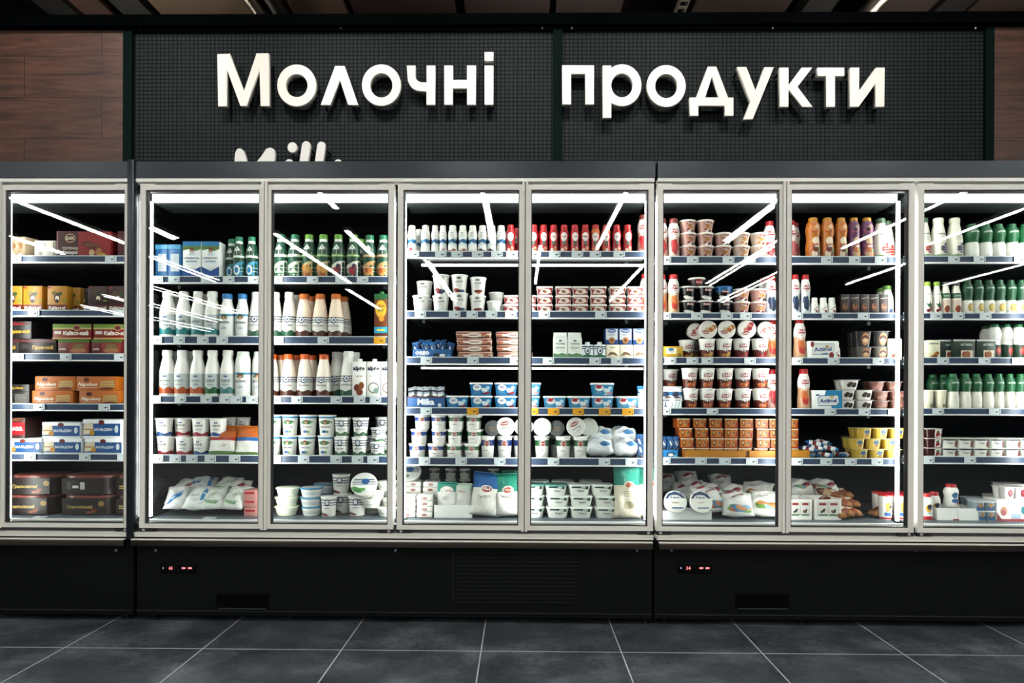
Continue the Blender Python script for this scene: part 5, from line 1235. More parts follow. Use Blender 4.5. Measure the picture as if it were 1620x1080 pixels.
# ================================================================ products, door by door (x in 3.6-fold zoom columns of each door)
# door 1: boxed cakes
put(1, 1, 'past', 128, dy=.03, rz=-14); put(1, 1, 'past', 60, dy=.02, rz=8)
put(1, 1, 'whitebox', 277); put(1, 1, 'redbox', 496); put(1, 1, 'redtwo', 752)
put(1, 2, 'kyy', [95, 210, 345]); put(1, 2, 'kyy', 424, dy=.05); put(1, 2, 'kyd', [492], dy=.08); put(1, 2, 'kyd', [578, 690])
put(1, 3, 'dbrl', [20, 236]); put(1, 3, 'kyl', [440, 630]); zk = KINDS['kyl'].h
put(1, 3, 'dbru', [90], lv=1, z=surf_z(1, 3) + KINDS['dbrl'].h - KINDS['dbru'].h); put(1, 3, 'kyg', [430], dz=zk, row='upper row'); put(1, 3, 'kyg', [661], dz=zk, row='upper row')
put(1, 4, 'napo', [322, 588]); put(1, 4, 'napo', [338, 572], lv=1)
put(1, 4, 'blkl', 128); put(1, 4, 'blku', 128, dz=KINDS['blkl'].h)
put(1, 5, 'mald', [155, 378, 610]); put(1, 5, 'mald', 370, lv=1); put(1, 5, 'malu', [600], dz=KINDS['mald'].h)
put(1, 5, 'marr', 115, dz=KINDS['mald'].h); 
put(1, 0, 'ovalcake', [178, 505]); put(1, 0, 'ovalcake', [200], lv=1); put(1, 0, 'roundcake', [742]); put(1, 0, 'roundcake', [742], lv=1); put(1, 0, 'ovalback', [502], lv=1)
# door 2
put(2, 1, 'slovs', [144, 216], dy=.02); put(2, 1, 'slov', [314, 420])
put(2, 1, 'lak_b', [526], dy=.05); put(2, 1, 'lak_b', [568, 640])
put(2, 2, 'kef_t', [158, 248, 330, 412]); put(2, 2, 'kef_t', [222, 385], dy=.1); put(2, 2, 'girl_m', [498, 584]); put(2, 2, 'str_g', 662)
put(2, 3, 'kef_o', [156, 241, 330]); put(2, 3, 'kef_g', [414]); put(2, 3, 'kef_s', [501]); put(2, 3, 'girl_j', [588, 680])
put(2, 3, 'kef_o', [216, 295], dy=.1)
put(2, 4, 'cupr', [146, 253]); put(2, 4, 'cupb', 352); put(2, 4, 'cupb', [136], lv=1); put(2, 4, 'cupr', [213], lv=1); put(2, 4, 'cupr', [345], lv=1); put(2, 4, 'cupb', [445], lv=1)
put(2, 4, 'cupb', [512, 590], lv=1, dy=.16, dz=0); put(2, 4, 'cupb', [512, 590], dy=.16)
put(2, 4, 'bag_or', 478, rx=-16); put(2, 4, 'bag_ob', 622, rx=-14); put(2, 4, 'bag_ob', 560, dy=.06, rx=-12, rz=10)
for x, k, dy, tilt, rz in ((222, 'bag_wb', 0, -48, 12), (322, 'bag_wc', -.015, -52, -8), (425, 'bag_wg', 0, -50, 12), (535, 'bag_wg', -.01, -46, -14)):
    put(2, 0, k, x, dy=dy + .015, dz=.035, rx=tilt, rz=rz)
put(2, 0, 'bag_w', 240, dy=.08, dz=.05, rx=-50, rz=4)
for x, k, rz in ((268, 'bag_w', -4), (300, 'bag_wb', -20), (365, 'bag_wc', 8), (480, 'bag_wg', -10), (570, 'bag_w', 14)):
    put(2, 0, k, x, dy=.15, dz=.085, rx=-58, rz=rz, row='back row')
for q in range(3):
    put(2, 0, 'brick', 650, lv=q)
# door 3
put(3, 1, 'lak_g', [85, 165]); put(3, 1, 'lak_y', [245, 327]); put(3, 1, 'lak_r', [412, 498]); put(3, 1, 'lak_p', [590, 668]); put(3, 1, 'lak_r', 540, dy=.1); put(3, 1, 'lak_g', 12)
put(3, 2, 'str_g', [50, 130]); put(3, 2, 'str_g', [172], dy=.1); put(3, 2, 'str_o', [216, 308, 397]); put(3, 2, 'str_o', [262, 440], dy=.09); put(3, 2, 'vive', 662)
put(3, 3, 'rya_o', [36, 128, 222, 330]); put(3, 3, 'rya_o', [84, 174, 264], dy=.09); put(3, 3, 'str_g', [384, 470]); put(3, 3, 'str_g', [428, 506], dy=.09)
put(3, 3, 'alpA', 540); put(3, 3, 'alpC', [622, 704])
put(3, 4, 'girlc', [40, 132, 232, 340]); put(3, 4, 'girlc', [42, 135, 240, 348], lv=1)
put(3, 4, 'strc', [430, 535]); put(3, 4, 'strc', [436, 540], lv=1); put(3, 4, 'strs', [638]); put(3, 4, 'strs', [643], lv=1); put(3, 4, 'strc', [590, 668], dy=.12, dz=0); put(3, 4, 'strc', [668], lv=1, dy=.12)
put(3, 0, 'bowlg', [112], lv=0); put(3, 0, 'bowlg', [112], lv=1); put(3, 0, 'bowlg', [118], lv=2)
for q in range(3):
    put(3, 0, 'bowlb', [256], lv=q)
    put(3, 0, 'bowlb', [330], lv=q, dy=.15)
put(3, 0, 'deckc', [358], dy=-.005); put(3, 0, 'deckc', [436], dy=.09); put(3, 0, 'deckc', [520], dy=.02); put(3, 0, 'deckc', [428], dy=.09, lv=1)
put(3, 0, 'bowlw', [585, 690]); put(3, 0, 'bowlw', [600, 690], lv=1); put(3, 0, 'bowlw', [622], lv=2, dy=.01); put(3, 0, 'bowlw', [690], lv=2)
put(3, 0, 'disc', 575, dy=.03, dz=KINDS['bowlw'].h * 2 + .048, rx=52, ry=0, rz=8)
put(3, 0, 'bowlw', [690], lv=3)
# door 4
put(4, 1, 'sl_s', [76]); put(4, 1, 'sl_n', [153], dz=-.006 + .006); put(4, 1, 'sl_n', [207, 421, 583]); put(4, 1, 'sl_r', [252]); put(4, 1, 'sl_o', [307, 365]); put(4, 1, 'sl_d', [477, 530]); put(4, 1, 'sl_n', [115], dy=.08)
put(4, 1, 'red', [637]); put(4, 1, 'red', [672], dy=.07); put(4, 1, 'red', [700])
put(4, 2, 'ice_b', [126, 240]); put(4, 2, 'ice_r', 348, dz=0); put(4, 2, 'ice_n', [450])
zz = KINDS['ice_b'].h
put(4, 2, 'ice_r', [240, 345], dz=zz, row='upper row'); put(4, 2, 'ice_n', [452], dz=zz, row='upper row'); put(4, 2, 'ice_p', [545]); put(4, 2, 'ice_b', [145], dy=.12); put(4, 2, 'ice_b', [145], dy=.12, lv=1); put(4, 2, 'ice_p', [556], lv=1, dy=.13); put(4, 2, 'ice_p', [556], dy=.13)
put(4, 2, 'tira', [642]); put(4, 2, 'tira', [645], lv=1)
ob = MB()
OX0, OX1 = WX(630 + 80 / 3.6, YP), WX(630 + 305 / 3.6, YP)


def display(name, label, door, shelf, zx0, zx1, hpx, d, col, ops, back=1.0, cat='display box', dy=0, items=()):
    """open cardboard display tray: floor, low front, sides, back"""
    a, b = WX(DOORX[door] + zx0 / 3.6, YP + dy), WX(DOORX[door] + zx1 / 3.6, YP + dy)
    h = hpx * PX; wd = b - a; m = pmat(col, .5); t = .0025
    mb = MB().box(-wd / 2, wd / 2, 0, d, 0, t, m).box(-wd / 2, wd / 2, 0, t, t, h, m).box(-wd / 2, wd / 2, d - t, d, t, h * back, m)
    for x in (-wd / 2, wd / 2 - t):
        mb.box(x, x + t, t, d - t, t, h, m)
    o = mb.obj(name); o.location = ((a + b) / 2, YP + dy, surf_z(door, shelf) + .0006)
    lb = MB(); Decal(lb, lambda u, z, q: (u, -q, z), wd / 2, h).run(ops)
    if ops:
        lb.obj('label', o)
    tag(o, label, cat)
    return o


display('display_box', 'blue biscuit display tray on the third shelf, fourth door', 4, 3, 82, 300, 15, .1, '#1a6ca2', [('t', 'OREO', -.5, .6, .36, '#f4f6f8', .75, .04), ('t', 'МЕГА', -.55, .22, .16, '#dfeef6', .7), ('e', .25, .42, .2, .16, '#1c1e24'), ('e', .5, .3, .26, .2, '#1c1e24'), ('e', .55, .36, .16, .14, '#f2f2ee'), ('e', .88, .3, .08, .2, '#4fb0dc')], back=1.6)
for i, x in enumerate((108, 155, 200, 245, 284)):
    put(4, 3, 'oreo', x, dy=.014, dz=.005, rx=-8, ry=(-9, 6, -5, 10, 14)[i], rz=(-12, 9, -6, 14, 8)[i], row='front row')
for i, x in enumerate((132, 180, 226, 266)):
    put(4, 3, 'oreo', x, dy=.055, dz=.02, rx=-8, ry=(7, -8, 5, -10)[i], rz=(12, -10, 8, -9)[i], row='back row')
for q in range(4):
    put(4, 3, 'pastry', [438 - 3 * q, 664 - 3 * q], lv=q, dy=.01 + .004 * q, rz=[1, -2, 2, -1][q])
display('display_box', 'dark blue snack display tray on the fourth shelf, fourth door', 4, 4, 52, 266, 20, .1, '#2b6298', [('p', [(-.45, .35), (-.35, .75), (.4, .78), (.5, .4), (.3, .25), (-.3, .22)], '#27588a'), ('t', 'Milka', 0, .55, .4, '#e8eef2', .9, .03), ('e', .72, .3, .1, .14, '#dfe8ee'), ('r', -1, 1, .9, 1, '#5a2a20')], back=1.2)
for i, x in enumerate((80, 122, 165, 208, 246)):
    put(4, 4, 'milkb', x, dy=.018, dz=.036, rx=-24, ry=(-14, 9, -7, 12, -10)[i], rz=(-16, 10, -8, 18, -12)[i], row='front row')
for i, x in enumerate((100, 145, 190, 232)):
    put(4, 4, 'milkb', x, dy=.06, dz=.036, rx=-20, ry=(12, -10, 8, -13)[i], rz=(14, -9, 12, -15)[i], row='back row')
put(4, 4, 'ice_br', [338, 475, 612]); put(4, 4, 'ice_br', [472, 614], lv=1)
put(4, 4, 'ice_bp', [742]); put(4, 4, 'ice_bp', [748], lv=1)
put(4, 5, 'ferb', [108, 215]); put(4, 5, 'ferg', [320, 420]); put(4, 5, 'ferb', [118, 232], lv=1); put(4, 5, 'ferg', [322, 438], lv=1); put(4, 5, 'ferb', [136, 230], lv=2); put(4, 5, 'ferg', [330, 430], lv=2)
put(4, 5, 'ferg', [372, 268], dy=.11); put(4, 5, 'ferB', [510, 607, 700]); zb_ = KINDS['ferB'].h
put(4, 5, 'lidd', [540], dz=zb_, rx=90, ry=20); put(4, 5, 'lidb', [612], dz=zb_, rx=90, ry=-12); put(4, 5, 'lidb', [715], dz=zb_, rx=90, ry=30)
for q in range(4):
    put(4, 0, 'butter', [60, 156], lv=q)
    put(4, 0, 'butter', [90, 190], lv=q, dy=.115, dz=0)
put(4, 0, 'butter', [190, 92], lv=4, dy=.115); put(4, 0, 'butter', [190, 92], lv=5, dy=.115)
display('display_tray', 'plain white cardboard tray on the bottom deck, fourth door', 4, 0, 208, 422, 20, .1, '#f0efec', [], cat='display tray')
put(4, 0, 'bag_dome', [282], dy=.03, dz=.02, rx=-10); put(4, 0, 'bag_domw', [372], dy=.035, dz=.02, rx=-10)
put(4, 0, 'bag_bt', [492], rx=-14, dz=.012, ry=6); put(4, 0, 'bag_tt', [628], rx=-12, dz=.012, ry=-3); put(4, 0, 'bag_tt', [660], dy=.12, dz=.012, rx=-8)
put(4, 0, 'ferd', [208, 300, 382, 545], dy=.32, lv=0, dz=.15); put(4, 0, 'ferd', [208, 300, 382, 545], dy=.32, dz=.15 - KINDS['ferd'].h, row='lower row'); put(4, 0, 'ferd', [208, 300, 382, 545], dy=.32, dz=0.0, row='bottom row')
put(4, 0, 'disc', 72, dy=.2, dz=.17, rx=40)
# door 5
put(5, 1, 'red', [50, 105, 162, 222, 282, 342, 520, 582]); put(5, 1, 'redo', [400, 460]); put(5, 1, 'do_d', [672], dy=.02); put(5, 2, 'do_p', [686], dy=.02)
for q in range(3):
    put(5, 2, 'tira', [112, 218, 312, 415, 525, 625], lv=q, dy=[0, .008, .004][q])
put(5, 2, 'tira', [20], lv=0); put(5, 2, 'tira', [20], lv=1)

put(5, 3, 'gable', [201, 283]); put(5, 3, 'cream', [355, 425]); put(5, 3, 'crw', [497, 574, 652]); put(5, 3, 'crb', [490, 568, 646], dz=KINDS['crw'].h)
put(5, 4, 'ice_bp', [170, 307]); put(5, 4, 'ice_bp', [440, 580]); put(5, 4, 'ice_bp', [442], lv=1)
put(5, 4, 'blueb', [672], rx=-10, dz=.004)
put(5, 5, 'ferG', [100, 222, 320]); put(5, 5, 'ferG', [186, 275], dy=.1)
put(5, 5, 'lidg', [100], dz=KINDS['ferG'].h, rx=90, ry=15); put(5, 5, 'lidd', [182], dz=KINDS['ferG'].h, rx=90, dy=.02); put(5, 5, 'lidb', [290], dz=KINDS['ferG'].h, rx=90, ry=-30); put(5, 5, 'lidg', [362], dz=KINDS['ferG'].h, rx=90, dy=.03)
put(5, 5, 'flatw', [428, 578], dz=.035, rx=-52); put(5, 5, 'flatw', [430, 560], dz=.09, rx=-52, dy=.05, row='top row')
put(5, 5, 'oreo', [652, 684], dz=.045, rx=-4); put(5, 5, 'oreo', [658, 690], dz=.005, dy=-.004, rx=-2, row='lower row')
for q in range(2):
    put(5, 0, 'tvor', [50, 190, 324, 464], lv=q)
put(5, 0, 'tvort', [55, 178], lv=2, dy=.01); put(5, 0, 'tvor', [314, 440], lv=2, dy=.015)
put(5, 0, 'tvor', [80, 220, 360], lv=0, dy=.14); put(5, 0, 'tvor', [80, 220, 360], lv=1, dy=.14); put(5, 0, 'tvor', [80, 220, 380], lv=2, dy=.14)
put(5, 0, 'bag_tall', [582], rx=-7, dz=.003); put(5, 0, 'bag_tall', [712], rx=-8, dy=.02, dz=.003)
# door 6
put(6, 1, 'do_d', [40, 107]); put(6, 1, 'do_k', [672, 735])
for q in range(2):
    put(6, 1, 'dp', [192, 292, 392], lv=q); put(6, 1, 'dc', [495, 597], lv=q)
put(6, 1, 'dp', [190, 290], lv=2)
put(6, 2, 'do_p', [38, 107]); put(6, 2, 'do_b', [676, 742]); put(6, 2, 'do_k', [628], dy=.08)
for q in range(2):
    put(6, 2, 'dk', [192, 292], lv=q); put(6, 2, 'dp', [498, 596], lv=q)
put(6, 2, 'dk', [396], lv=0); put(6, 2, 'dkb', [396], lv=1); put(6, 2, 'dkr', [244], dz=2 * KINDS['dk'].stack)
put(6, 3, 'yelbox', [98]); put(6, 3, 'dz_n', [303, 400]); put(6, 3, 'dz_s', [500, 606]); put(6, 3, 'dz_n', [240, 190], dy=.09); put(6, 3, 'do_p', [684, 745])
zq = KINDS['dz_n'].h
put(6, 3, 'dl_n', [298, 402], dz=zq, rx=90, ry=15); put(6, 3, 'dl_s', [516], dz=zq, rx=90, ry=-10); put(6, 3, 'dl_c', [622], dz=zq, rx=90, ry=25); put(6, 3, 'dl_c', [225], dz=zq, rx=90, dy=.08)
put(6, 4, 'dz_c', [210, 305, 402, 508, 612]); put(6, 4, 'dz_c', [205, 302, 405, 508, 610], lv=1); put(6, 4, 'do_s', [688, 748]); put(6, 4, 'dz_c', [95], dy=.16); put(6, 4, 'dz_c', [95], lv=1, dy=.16)
display('display_box', 'white printed snack tray on the fourth shelf, sixth door', 6, 4, 30, 156, 17, .09, '#e2e6e6', [('p', [(-.6, .25), (-.45, .5), (-.3, .25)], '#1d4a6a'), ('r', -.5, -.4, .4, .75, '#1d4a6a'), ('r', -.8, -.1, .8, .9, '#1d4a6a'), ('r', .4, .9, .82, .9, '#6a7a84')] + [('p', [(.05 + .3 * i, .15), (.1 + .3 * i, .15), (.25 + .3 * i, .7), (.2 + .3 * i, .7)], '#8a949a') for i in range(3)])
put(6, 4, 'snackw', [62, 118], dy=.02, dz=.04, rx=-14)
# orange pudding packs over orange trays
for q in range(4):
    put(6, 5, 'coffee', [[190, 268, 346, 425, 506, 598, 682], [180, 266, 350, 427, 510, 612, 690], [172, 262, 348, 430, 514, 608, 684], [158, 252, 340, 428, 514, 600, 680]][q], lv=q, dy=.012, dz=.0032)
display('display_tray', 'long orange cardboard tray on the fifth shelf, sixth door', 6, 5, 180, 522, 13, .11, '#d89a22', [], dy=-.002, cat='display tray')
display('display_tray', 'orange cardboard tray on the fifth shelf beside the middle post', 6, 5, 543, 760, 13, .11, '#d89a22', [], dy=-.002, cat='display tray')
display('display_box', 'blue biscuit display tray on the fifth shelf, sixth door', 6, 5, 20, 136, 14, .1, '#1f88c0', [('e', .3, .5, .4, .2, '#1c1e24'), ('e', .3, .42, .26, .16, '#f2f2ee'), ('e', .75, .3, .16, .16, '#8fd0ea')], back=1.3)
put(6, 5, 'oreo', [52, 92, 124], dy=.02, dz=.03, rx=-6)
display('display_tray', 'pale grey cardboard tray on the bottom deck, sixth door', 6, 0, 20, 330, 14, .1, '#d9dcdc', [], cat='display tray', dy=-.02)
put(6, 0, 'wheel', [105, 248], dy=.01, dz=.075, rx=66, rz=4)
for x, k, dy, dz, tilt, rz in ((350, 'bag_d', .05, .03, -50, 20), (470, 'bag_d', -.01, .02, -56, -12), (615, 'bag_d2', 0, .02, -54, -24), (700, 'bag_w', .03, .02, -52, 10),
                               (250, 'bag_g', .17, .08, -52, 8), (160, 'bag_g', .19, .06, -50, -10), (330, 'bag_w', .2, .07, -55, 12), (440, 'bag_w', .2, .07, -58, -8), (555, 'bag_d2', .16, .06, -60, -30), (200, 'bag_g', .3, .11, -50, 4), (380, 'bag_g', .3, .1, -55, -6), (80, 'bag_g', .28, .1, -50, 9)):
    put(6, 0, k, x, dy=dy, dz=dz, rx=tilt, rz=rz, row='back row' if dy > .1 else 'front row')
# door 7
put(7, 1, 'do_k', [50, 92]); put(7, 1, 'fan_o', [165, 246, 325]); put(7, 1, 'fan_v', [398, 472]); put(7, 1, 'dan_s', [552, 616])
put(7, 2, 'do_b', [62, 120]); put(7, 2, 'mini', [172, 222, 270]); put(7, 2, 'dark4', [332, 387, 442, 497, 551]); put(7, 2, 'dark4', [345, 400, 455, 510], dy=.07)
put(7, 2, 'blu', [586, 622], dy=.05); put(7, 2, 'blu', [556], dy=.12)
put(7, 3, 'do_p', [88, 30]); put(7, 3, 'actw', [208]); put(7, 3, 'mini', [292]); put(7, 3, 'dan4b', [492]); put(7, 3, 'dan4', [490], dz=KINDS['dan4b'].h); put(7, 3, 'danb', [612])
put(7, 4, 'do_p', [112]); put(7, 4, 'actb', [236])
for q in range(2):
    put(7, 4, 'crumb', [350, 446], lv=q); put(7, 4, 'choco', [543, 634], lv=q)
put(7, 4, 'crumb', [364], lv=2); put(7, 4, 'choco', [518, 618], lv=2)
display('display_tray', 'orange cardboard tray end on the fifth shelf, seventh door', 7, 5, 20, 150, 14, .11, '#d89a22', [], dy=-.002, cat='display tray')
for q in range(4):
    put(7, 5, 'coffee', [32], lv=q, dy=.012, dz=.0032)
n_ = 0
for x, dz, rx, rz in ((165, .012, -80, 60), (200, .012, -78, 40), (240, .012, -80, 75), (280, .012, -78, 50), (320, .014, -80, -60), (355, .012, -80, 70), (190, .04, -80, 55), (230, .045, -78, 80), (272, .045, -80, 45), (310, .045, -80, 65), (225, .068, -80, 70), (268, .07, -80, 50)):
    put(7, 5, 'barb', x, dz=dz, rx=rx, rz=rz, dy=.02 + .02 * (n_ % 3), row='bottom layer' if dz < .03 else 'middle layer' if dz < .06 else 'top layer'); n_ += 1
put(7, 5, 'vanil', [520]); put(7, 5, 'vanil', [500], lv=1); put(7, 5, 'vanil', [540], lv=2); put(7, 5, 'vanil', [520], lv=0, dy=.13); put(7, 5, 'vanil', [500], lv=1, dy=.13)
for a, b, la in ((30, 162, 'left'), (180, 330, 'right')):
    o = display('display_box', f'white printed carton tray {"beside the middle post" if la == "left" else "next to brown pastries"}, bottom deck, seventh door', 7, 0, a, b, 32, .16, '#efece6', [('r', -.85, .85, .2, .92, '#d9d6d0'), ('r', -.8, -.06, .22, .9, '#f2eee8'), ('r', .06, .8, .22, .9, '#f2eee8'), ('r', -.7, -.15, .72, .84, '#b04a44'), ('r', .15, .7, .72, .84, '#b04a44'), ('fruit', -.4, .45, .2, .12, ['#5a7a5a', '#3a3a3a', '#a8783a'], 5, 2), ('fruit', .4, .45, .2, .12, ['#5a7a5a', '#3a3a3a', '#a8783a'], 5, 4), ('r', -.75, -.1, .22, .28, '#4a8a50'), ('r', .1, .75, .22, .28, '#4a8a50')])
put(7, 0, 'bag_w', [100, 240], dy=.19, dz=.1, rx=-60)
for x, dy, dz, rx, rz in ((395, .02, .02, -78, 60), (350, .0, .015, -78, 50), (440, .05, .02, -80, 70), (490, .06, .02, -78, -65), (330, .09, .05, -76, 40), (385, .08, .055, -78, 62), (430, .1, .055, -78, 55), (340, .14, .085, -74, 70), (300, .17, .1, -74, 55), (385, .16, .09, -76, 45)):
    put(7, 0, 'brownp', x, dy=dy, dz=dz, rx=rx, rz=rz, row='bottom layer' if dz < .03 else 'middle layer' if dz < .07 else 'top layer')
put(7, 0, 'redcup', [583, 668]); put(7, 0, 'redcup', [545, 625, 700], dy=.085)
# door 8
put(8, 1, 'dan_s', [55]); put(8, 1, 'dan_b', [143, 236]); put(8, 1, 'act_w', [330, 408, 482, 558, 632])
put(8, 2, 'straw', [76, 130]); put(8, 2, 'nut', [180, 240]); put(8, 2, 'act_y', [302, 364, 426, 488, 550, 612])
put(8, 3, 'danc', [98]); put(8, 3, 'danc', [60], dy=.07)
carton('greenb', 'dark green almond yogurt pack', 31, 36, .08, '#24352c', [('r', -.3, .8, .04, .45, '#e6d8c0'), ('e', .0, .24, .22, .16, '#a8603a'), ('e', .3, .24, .26, .18, '#b5764a'), ('t', 'АКТИВІА', .2, .74, .1, '#dfe8df', 1.1), ('r', -1, 1, .92, 1, '#d9ddd6')], name='yogurt_pack', cat='pack')
put(8, 3, 'greenb', [178], dy=.02); put(8, 3, 'greenb', [268, 388]); put(8, 3, 'act_r', [462, 530, 598]); put(8, 3, 'act_r', [420, 500, 566], dy=.08)
put(8, 4, 'pudc', [78, 158]); put(8, 4, 'act_n', [225, 295, 358, 425, 487, 548, 610]); put(8, 4, 'act_n', [170, 110], dy=.12)
for q in range(3):
    put(8, 5, 'cherry', [102], lv=q)
for q in range(2):
    put(8, 5, 'whit4', [412], lv=q)
put(8, 0, 'rast', [75]); put(8, 0, 'rast', [118], dy=.05); put(8, 0, 'rast', [40], dy=.06)
display('display_box', 'low white carton tray holding the wide capped bottle, eighth door', 8, 0, 140, 375, 19, .14, '#efeeeb', [('r', -.03, .0, .05, .95, '#d9d8d4'), ('r', -.25, .05, .0, .12, '#b02838')], dy=.01)
put(8, 0, 'raster', [218], dy=.05, dz=.058)
put(8, 0, 'bluec', [410]); put(8, 0, 'bluec', [395], dz=KINDS['bluec'].h, row='upper row'); put(8, 0, 'bluec', [365], dy=.11); put(8, 0, 'bluec', [355], dy=.11, lv=1)
put(8, 0, 'yog4', [545]); put(8, 0, 'yog4', [548], dy=.12); put(8, 0, 'fruit2', [565], dz=KINDS['yog4'].h); put(8, 0, 'fruit2', [565], dz=KINDS['yog4'].h, dy=.12)
label_all()

# ================================================================ lamps and ceiling services
LAMPS = [(-.19, 7.6, 11.2), (-.71, 12.6, 18), (.517, 7.6, 11.6), (.13, 11.4, 15.2), (.94, 12.9, 18), (1.31, 7.6, 11.1), (1.65, 10.8, 15.3), (2.07, 13.5, 18), (2.17, 7.6, 11.6), (2.9, 12.7, 15.3), (2.68, 8.4, 11.8), (3.8, 12, 15.5), (-4.2, 17, 23.5), (-4.95, 19, 27),
         (-1.54, 10.6, 15.3), (-1.07, 10.4, 12.2), (-1.66, 16.2, 20), (-2.25, 9.8, 11), (-2.72, 12.2, 15.1), (-3.5, 16, 21), (-2.62, 7.8, 11.4), (-3.25, 8.6, 12), (-1.0, 7.4, 9.2)]
LH = 2.5
LAMPS += [(x / 2.5, 5.2, 7.3) for x in (-4.3, -2.4, -.5, 1.35, 3.3, 5.2)]  # unseen rows over the near aisle, added to brighten floor and door frames
TUBE_FILL = emit('tube_fill_white', (1, .98, .93, 1), L_TUBE * 1.7)
for n, (q, za, zb2) in enumerate(LAMPS):
    y1, y0 = 2 * YD + .04 - za, 2 * YD + .04 - zb2
    x = q * LH + WX(823, 1)
    t = empty('ceiling_lamp', (x, (y0 + y1) / 2, HC + LH)); tag(t, 'slim white linear lamp hanging under the shop ceiling', 'ceiling lamp', 'linear ceiling lamps over the aisle')
    L = (y1 - y0) / 2
    MB().box(-.045, .045, -L, L, .012, .06, mat('#e8e8e4', .5)).obj('housing', t)
    MB().box(-.026, .026, -L + .02, L - .02, 0, .012, TUBE if za > 5.3 else TUBE_FILL).obj('tube', t)
    for yy in (-L * .8, L * .8):
        MB().tube((0, yy, .06), (0, yy, ZC - HC - LH), .003, BLACK, 6).obj('suspension_wire', t)
for x in (-3.4, .6, 3.3):  # unseen fill tubes, added to light the ceiling panels from below
    t = empty('batten_fill_lamp', (x, 6.6, 3.1)); tag(t, 'bare tube batten hanging in the shop area behind the sign wall', 'batten lamp', 'batten lamps behind the sign wall')
    MB().box(-.7, .7, -.03, .03, .05, .09, mat('#e8e8e4', .5)).obj('housing', t)
    MB().tube((-.68, 0, .02), (.68, 0, .02), .016, BATT, 10).obj('tube', t)
    for xx in (-.6, .6):
        MB().tube((xx, 0, .09), (xx, 0, ZC - 3.1), .004, BLACK, 6).obj('hanger', t)
# spot lamps on a track lighting the sign
SPOTS = [(-2.6, 2.3), (-1.55, 2.25), (-.55, 2.2), (.35, 2.2), (1.3, 2.25), (2.3, 2.3)]
tr = MB().box(-3.4, 3.3, 2.08, 2.12, 4.2, 4.24, BLACK); tro = tr.obj('lamp_track'); tag(tro, 'black track carrying the spot lamps near the ceiling', 'lamp track')
for xx in (-3, 0, 3):
    MB().tube((xx, 2.1, 4.24), (xx, 2.1, ZC), .006, BLACK, 6).obj('hanger', tro)
for x, y in SPOTS:
    t = empty('spot_lamp', (x, 2.1, 4.2)); tag(t, 'black spot lamp on the track aimed at the shop sign', 'spot lamp', 'spot lamps on the track')
    d = (Vector((x, YSIGN, 2.75)) - Vector((x, 2.1, 4.1))).normalized()
    a = Vector((0, 0, -.1)); hs = MB().tube(a - d * .09, a + d * .09, .04, BLACK, 16); hs.tube((0, 0, 0), a, .008, BLACK, 8); hs.obj('housing', t)
    ld = bpy.data.lights.new('spot_beam', 'SPOT'); ld.energy = SPOT_W; ld.spot_size = math.radians(62); ld.spot_blend = .9; ld.shadow_soft_size = .03; ld.color = (1, .96, .9)
    lo = bpy.data.objects.new('spot_beam', ld); COL.objects.link(lo); lo.parent = t; lo.location = a + d * .1
    lo.rotation_euler = d.to_track_quat('-Z', 'Y').to_euler()
# ceiling services seen above the sign: panels, ducts, tray
zc = 4.35


def cx_(px, z=zc, py=8):
    d = F * (z - HC) / (PY - py); return WX(px, d, py)


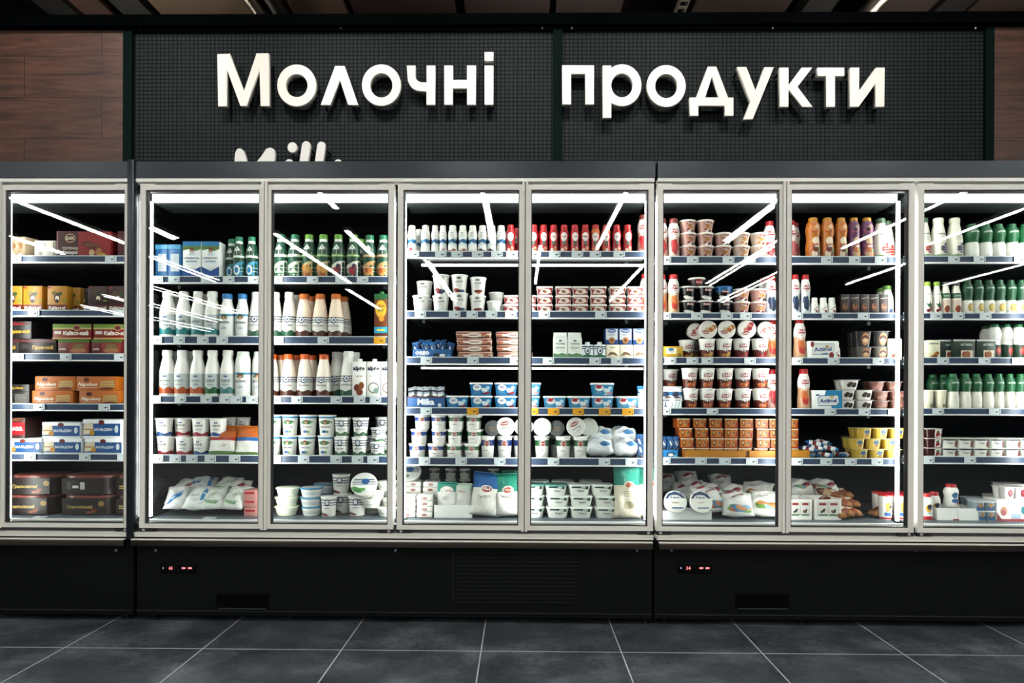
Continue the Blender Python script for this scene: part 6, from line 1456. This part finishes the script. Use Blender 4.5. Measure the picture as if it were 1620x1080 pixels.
for px0, px1, c, nm in ((72, 84, '#5b3d34', 0), (92, 166, '#6b4a3f', 1), (243, 390, '#8d7259', 1), (458, 545, '#7a6250', 1), (556, 720, '#3b2521', 1), (735, 870, '#3e2823', 1), (880, 985, '#3a2520', 1), (1100, 1250, '#4a352b', 1), (1385, 1495, '#57443a', 1), (1545, 1640, '#5a463b', 1)):
    o = MB().box(cx_(px0), cx_(px1), 4.6, 8.8, zc, zc + .03, mat(c, .7)).obj('ceiling_panel')
    tag(o, f'brown ceiling panel above the sign, {["second", "leftmost"][0] if 0 else ""}'.strip(', '), 'ceiling panel', 'brown ceiling panels above the sign')
    o['px'] = px0
pan = sorted((o for o in COL.objects if o.name.startswith('ceiling_panel')), key=lambda o: o['px'])
for i, o in enumerate(pan):
    del o['px']; tag(o, f'brown ceiling panel, {ORD[i + 1]} from left above the sign frame')
    MB().tube((sum(v.co.x for v in o.data.vertices) / 8, 7, zc + .03), (sum(v.co.x for v in o.data.vertices) / 8, 7, ZC), .005, BLACK, 6).obj('hanger', o)
GALV = noise_metal('galvanised_duct', '#a39a8f', '#c4bcb0', .3)
for px, r, la in ((404, .05, 'grey metal duct pipe above the first sign word'), (438, .06, 'dark metal duct pipe beside the grey one'), (1384, .06, 'crinkled metal duct above the last sign letters')):
    x = cx_(px, 4.2)
    mb = MB()
    n = 60
    mb.lathe([(r * (1 + (.06 if i % 2 else 0)), i * .12 / 1.5) for i in range(n)], GALV if 'dark' not in la else mat('#1a1613', .5, .5), 16)
    o = mb.obj('duct_pipe'); o.location = (x, 4.4, 4.2); o.rotation_euler = (-math.pi / 2, 0, 0); tag(o, la, 'duct')
    s = MB().tube((0, -r, 1.5), (0, -(ZC - 4.2), 1.5), .006, BLACK, 6).obj('hanger', o)
x = cx_(1080, 4.2); ct = MB()
for s in (-.035, .035):
    ct.box(x + s - .004, x + s + .004, 4.5, 8.8, 4.18, 4.23, mat('#9b9286', .4, .5))
for i in range(40):
    ct.box(x - .035, x + .035, 4.52 + .1 * i, 4.56 + .1 * i, 4.18, 4.186, mat('#8d857a', .4, .5))
o = ct.obj('cable_tray'); tag(o, 'perforated pale cable tray near the ceiling above the second sign word', 'cable tray'); MB().tube((x, 6, 4.23), (x, 6, ZC), .006, BLACK, 6).obj('hanger', o)
for px, la in ((86, 'dark ceiling beam above the left wood cladding'), (205, 'dark ceiling beam above the left sign corner'), (1300, 'dark ceiling beam above the second sign word'), (1515, 'dark ceiling beam above the right sign corner')):
    xx = cx_(px, 4.3); o = MB().box(xx - .12, xx + .12, 4.55, 8.9, 4.3, ZC, mat('#0f0d0c', .7)).obj('ceiling_beam'); tag(o, kind='structure')
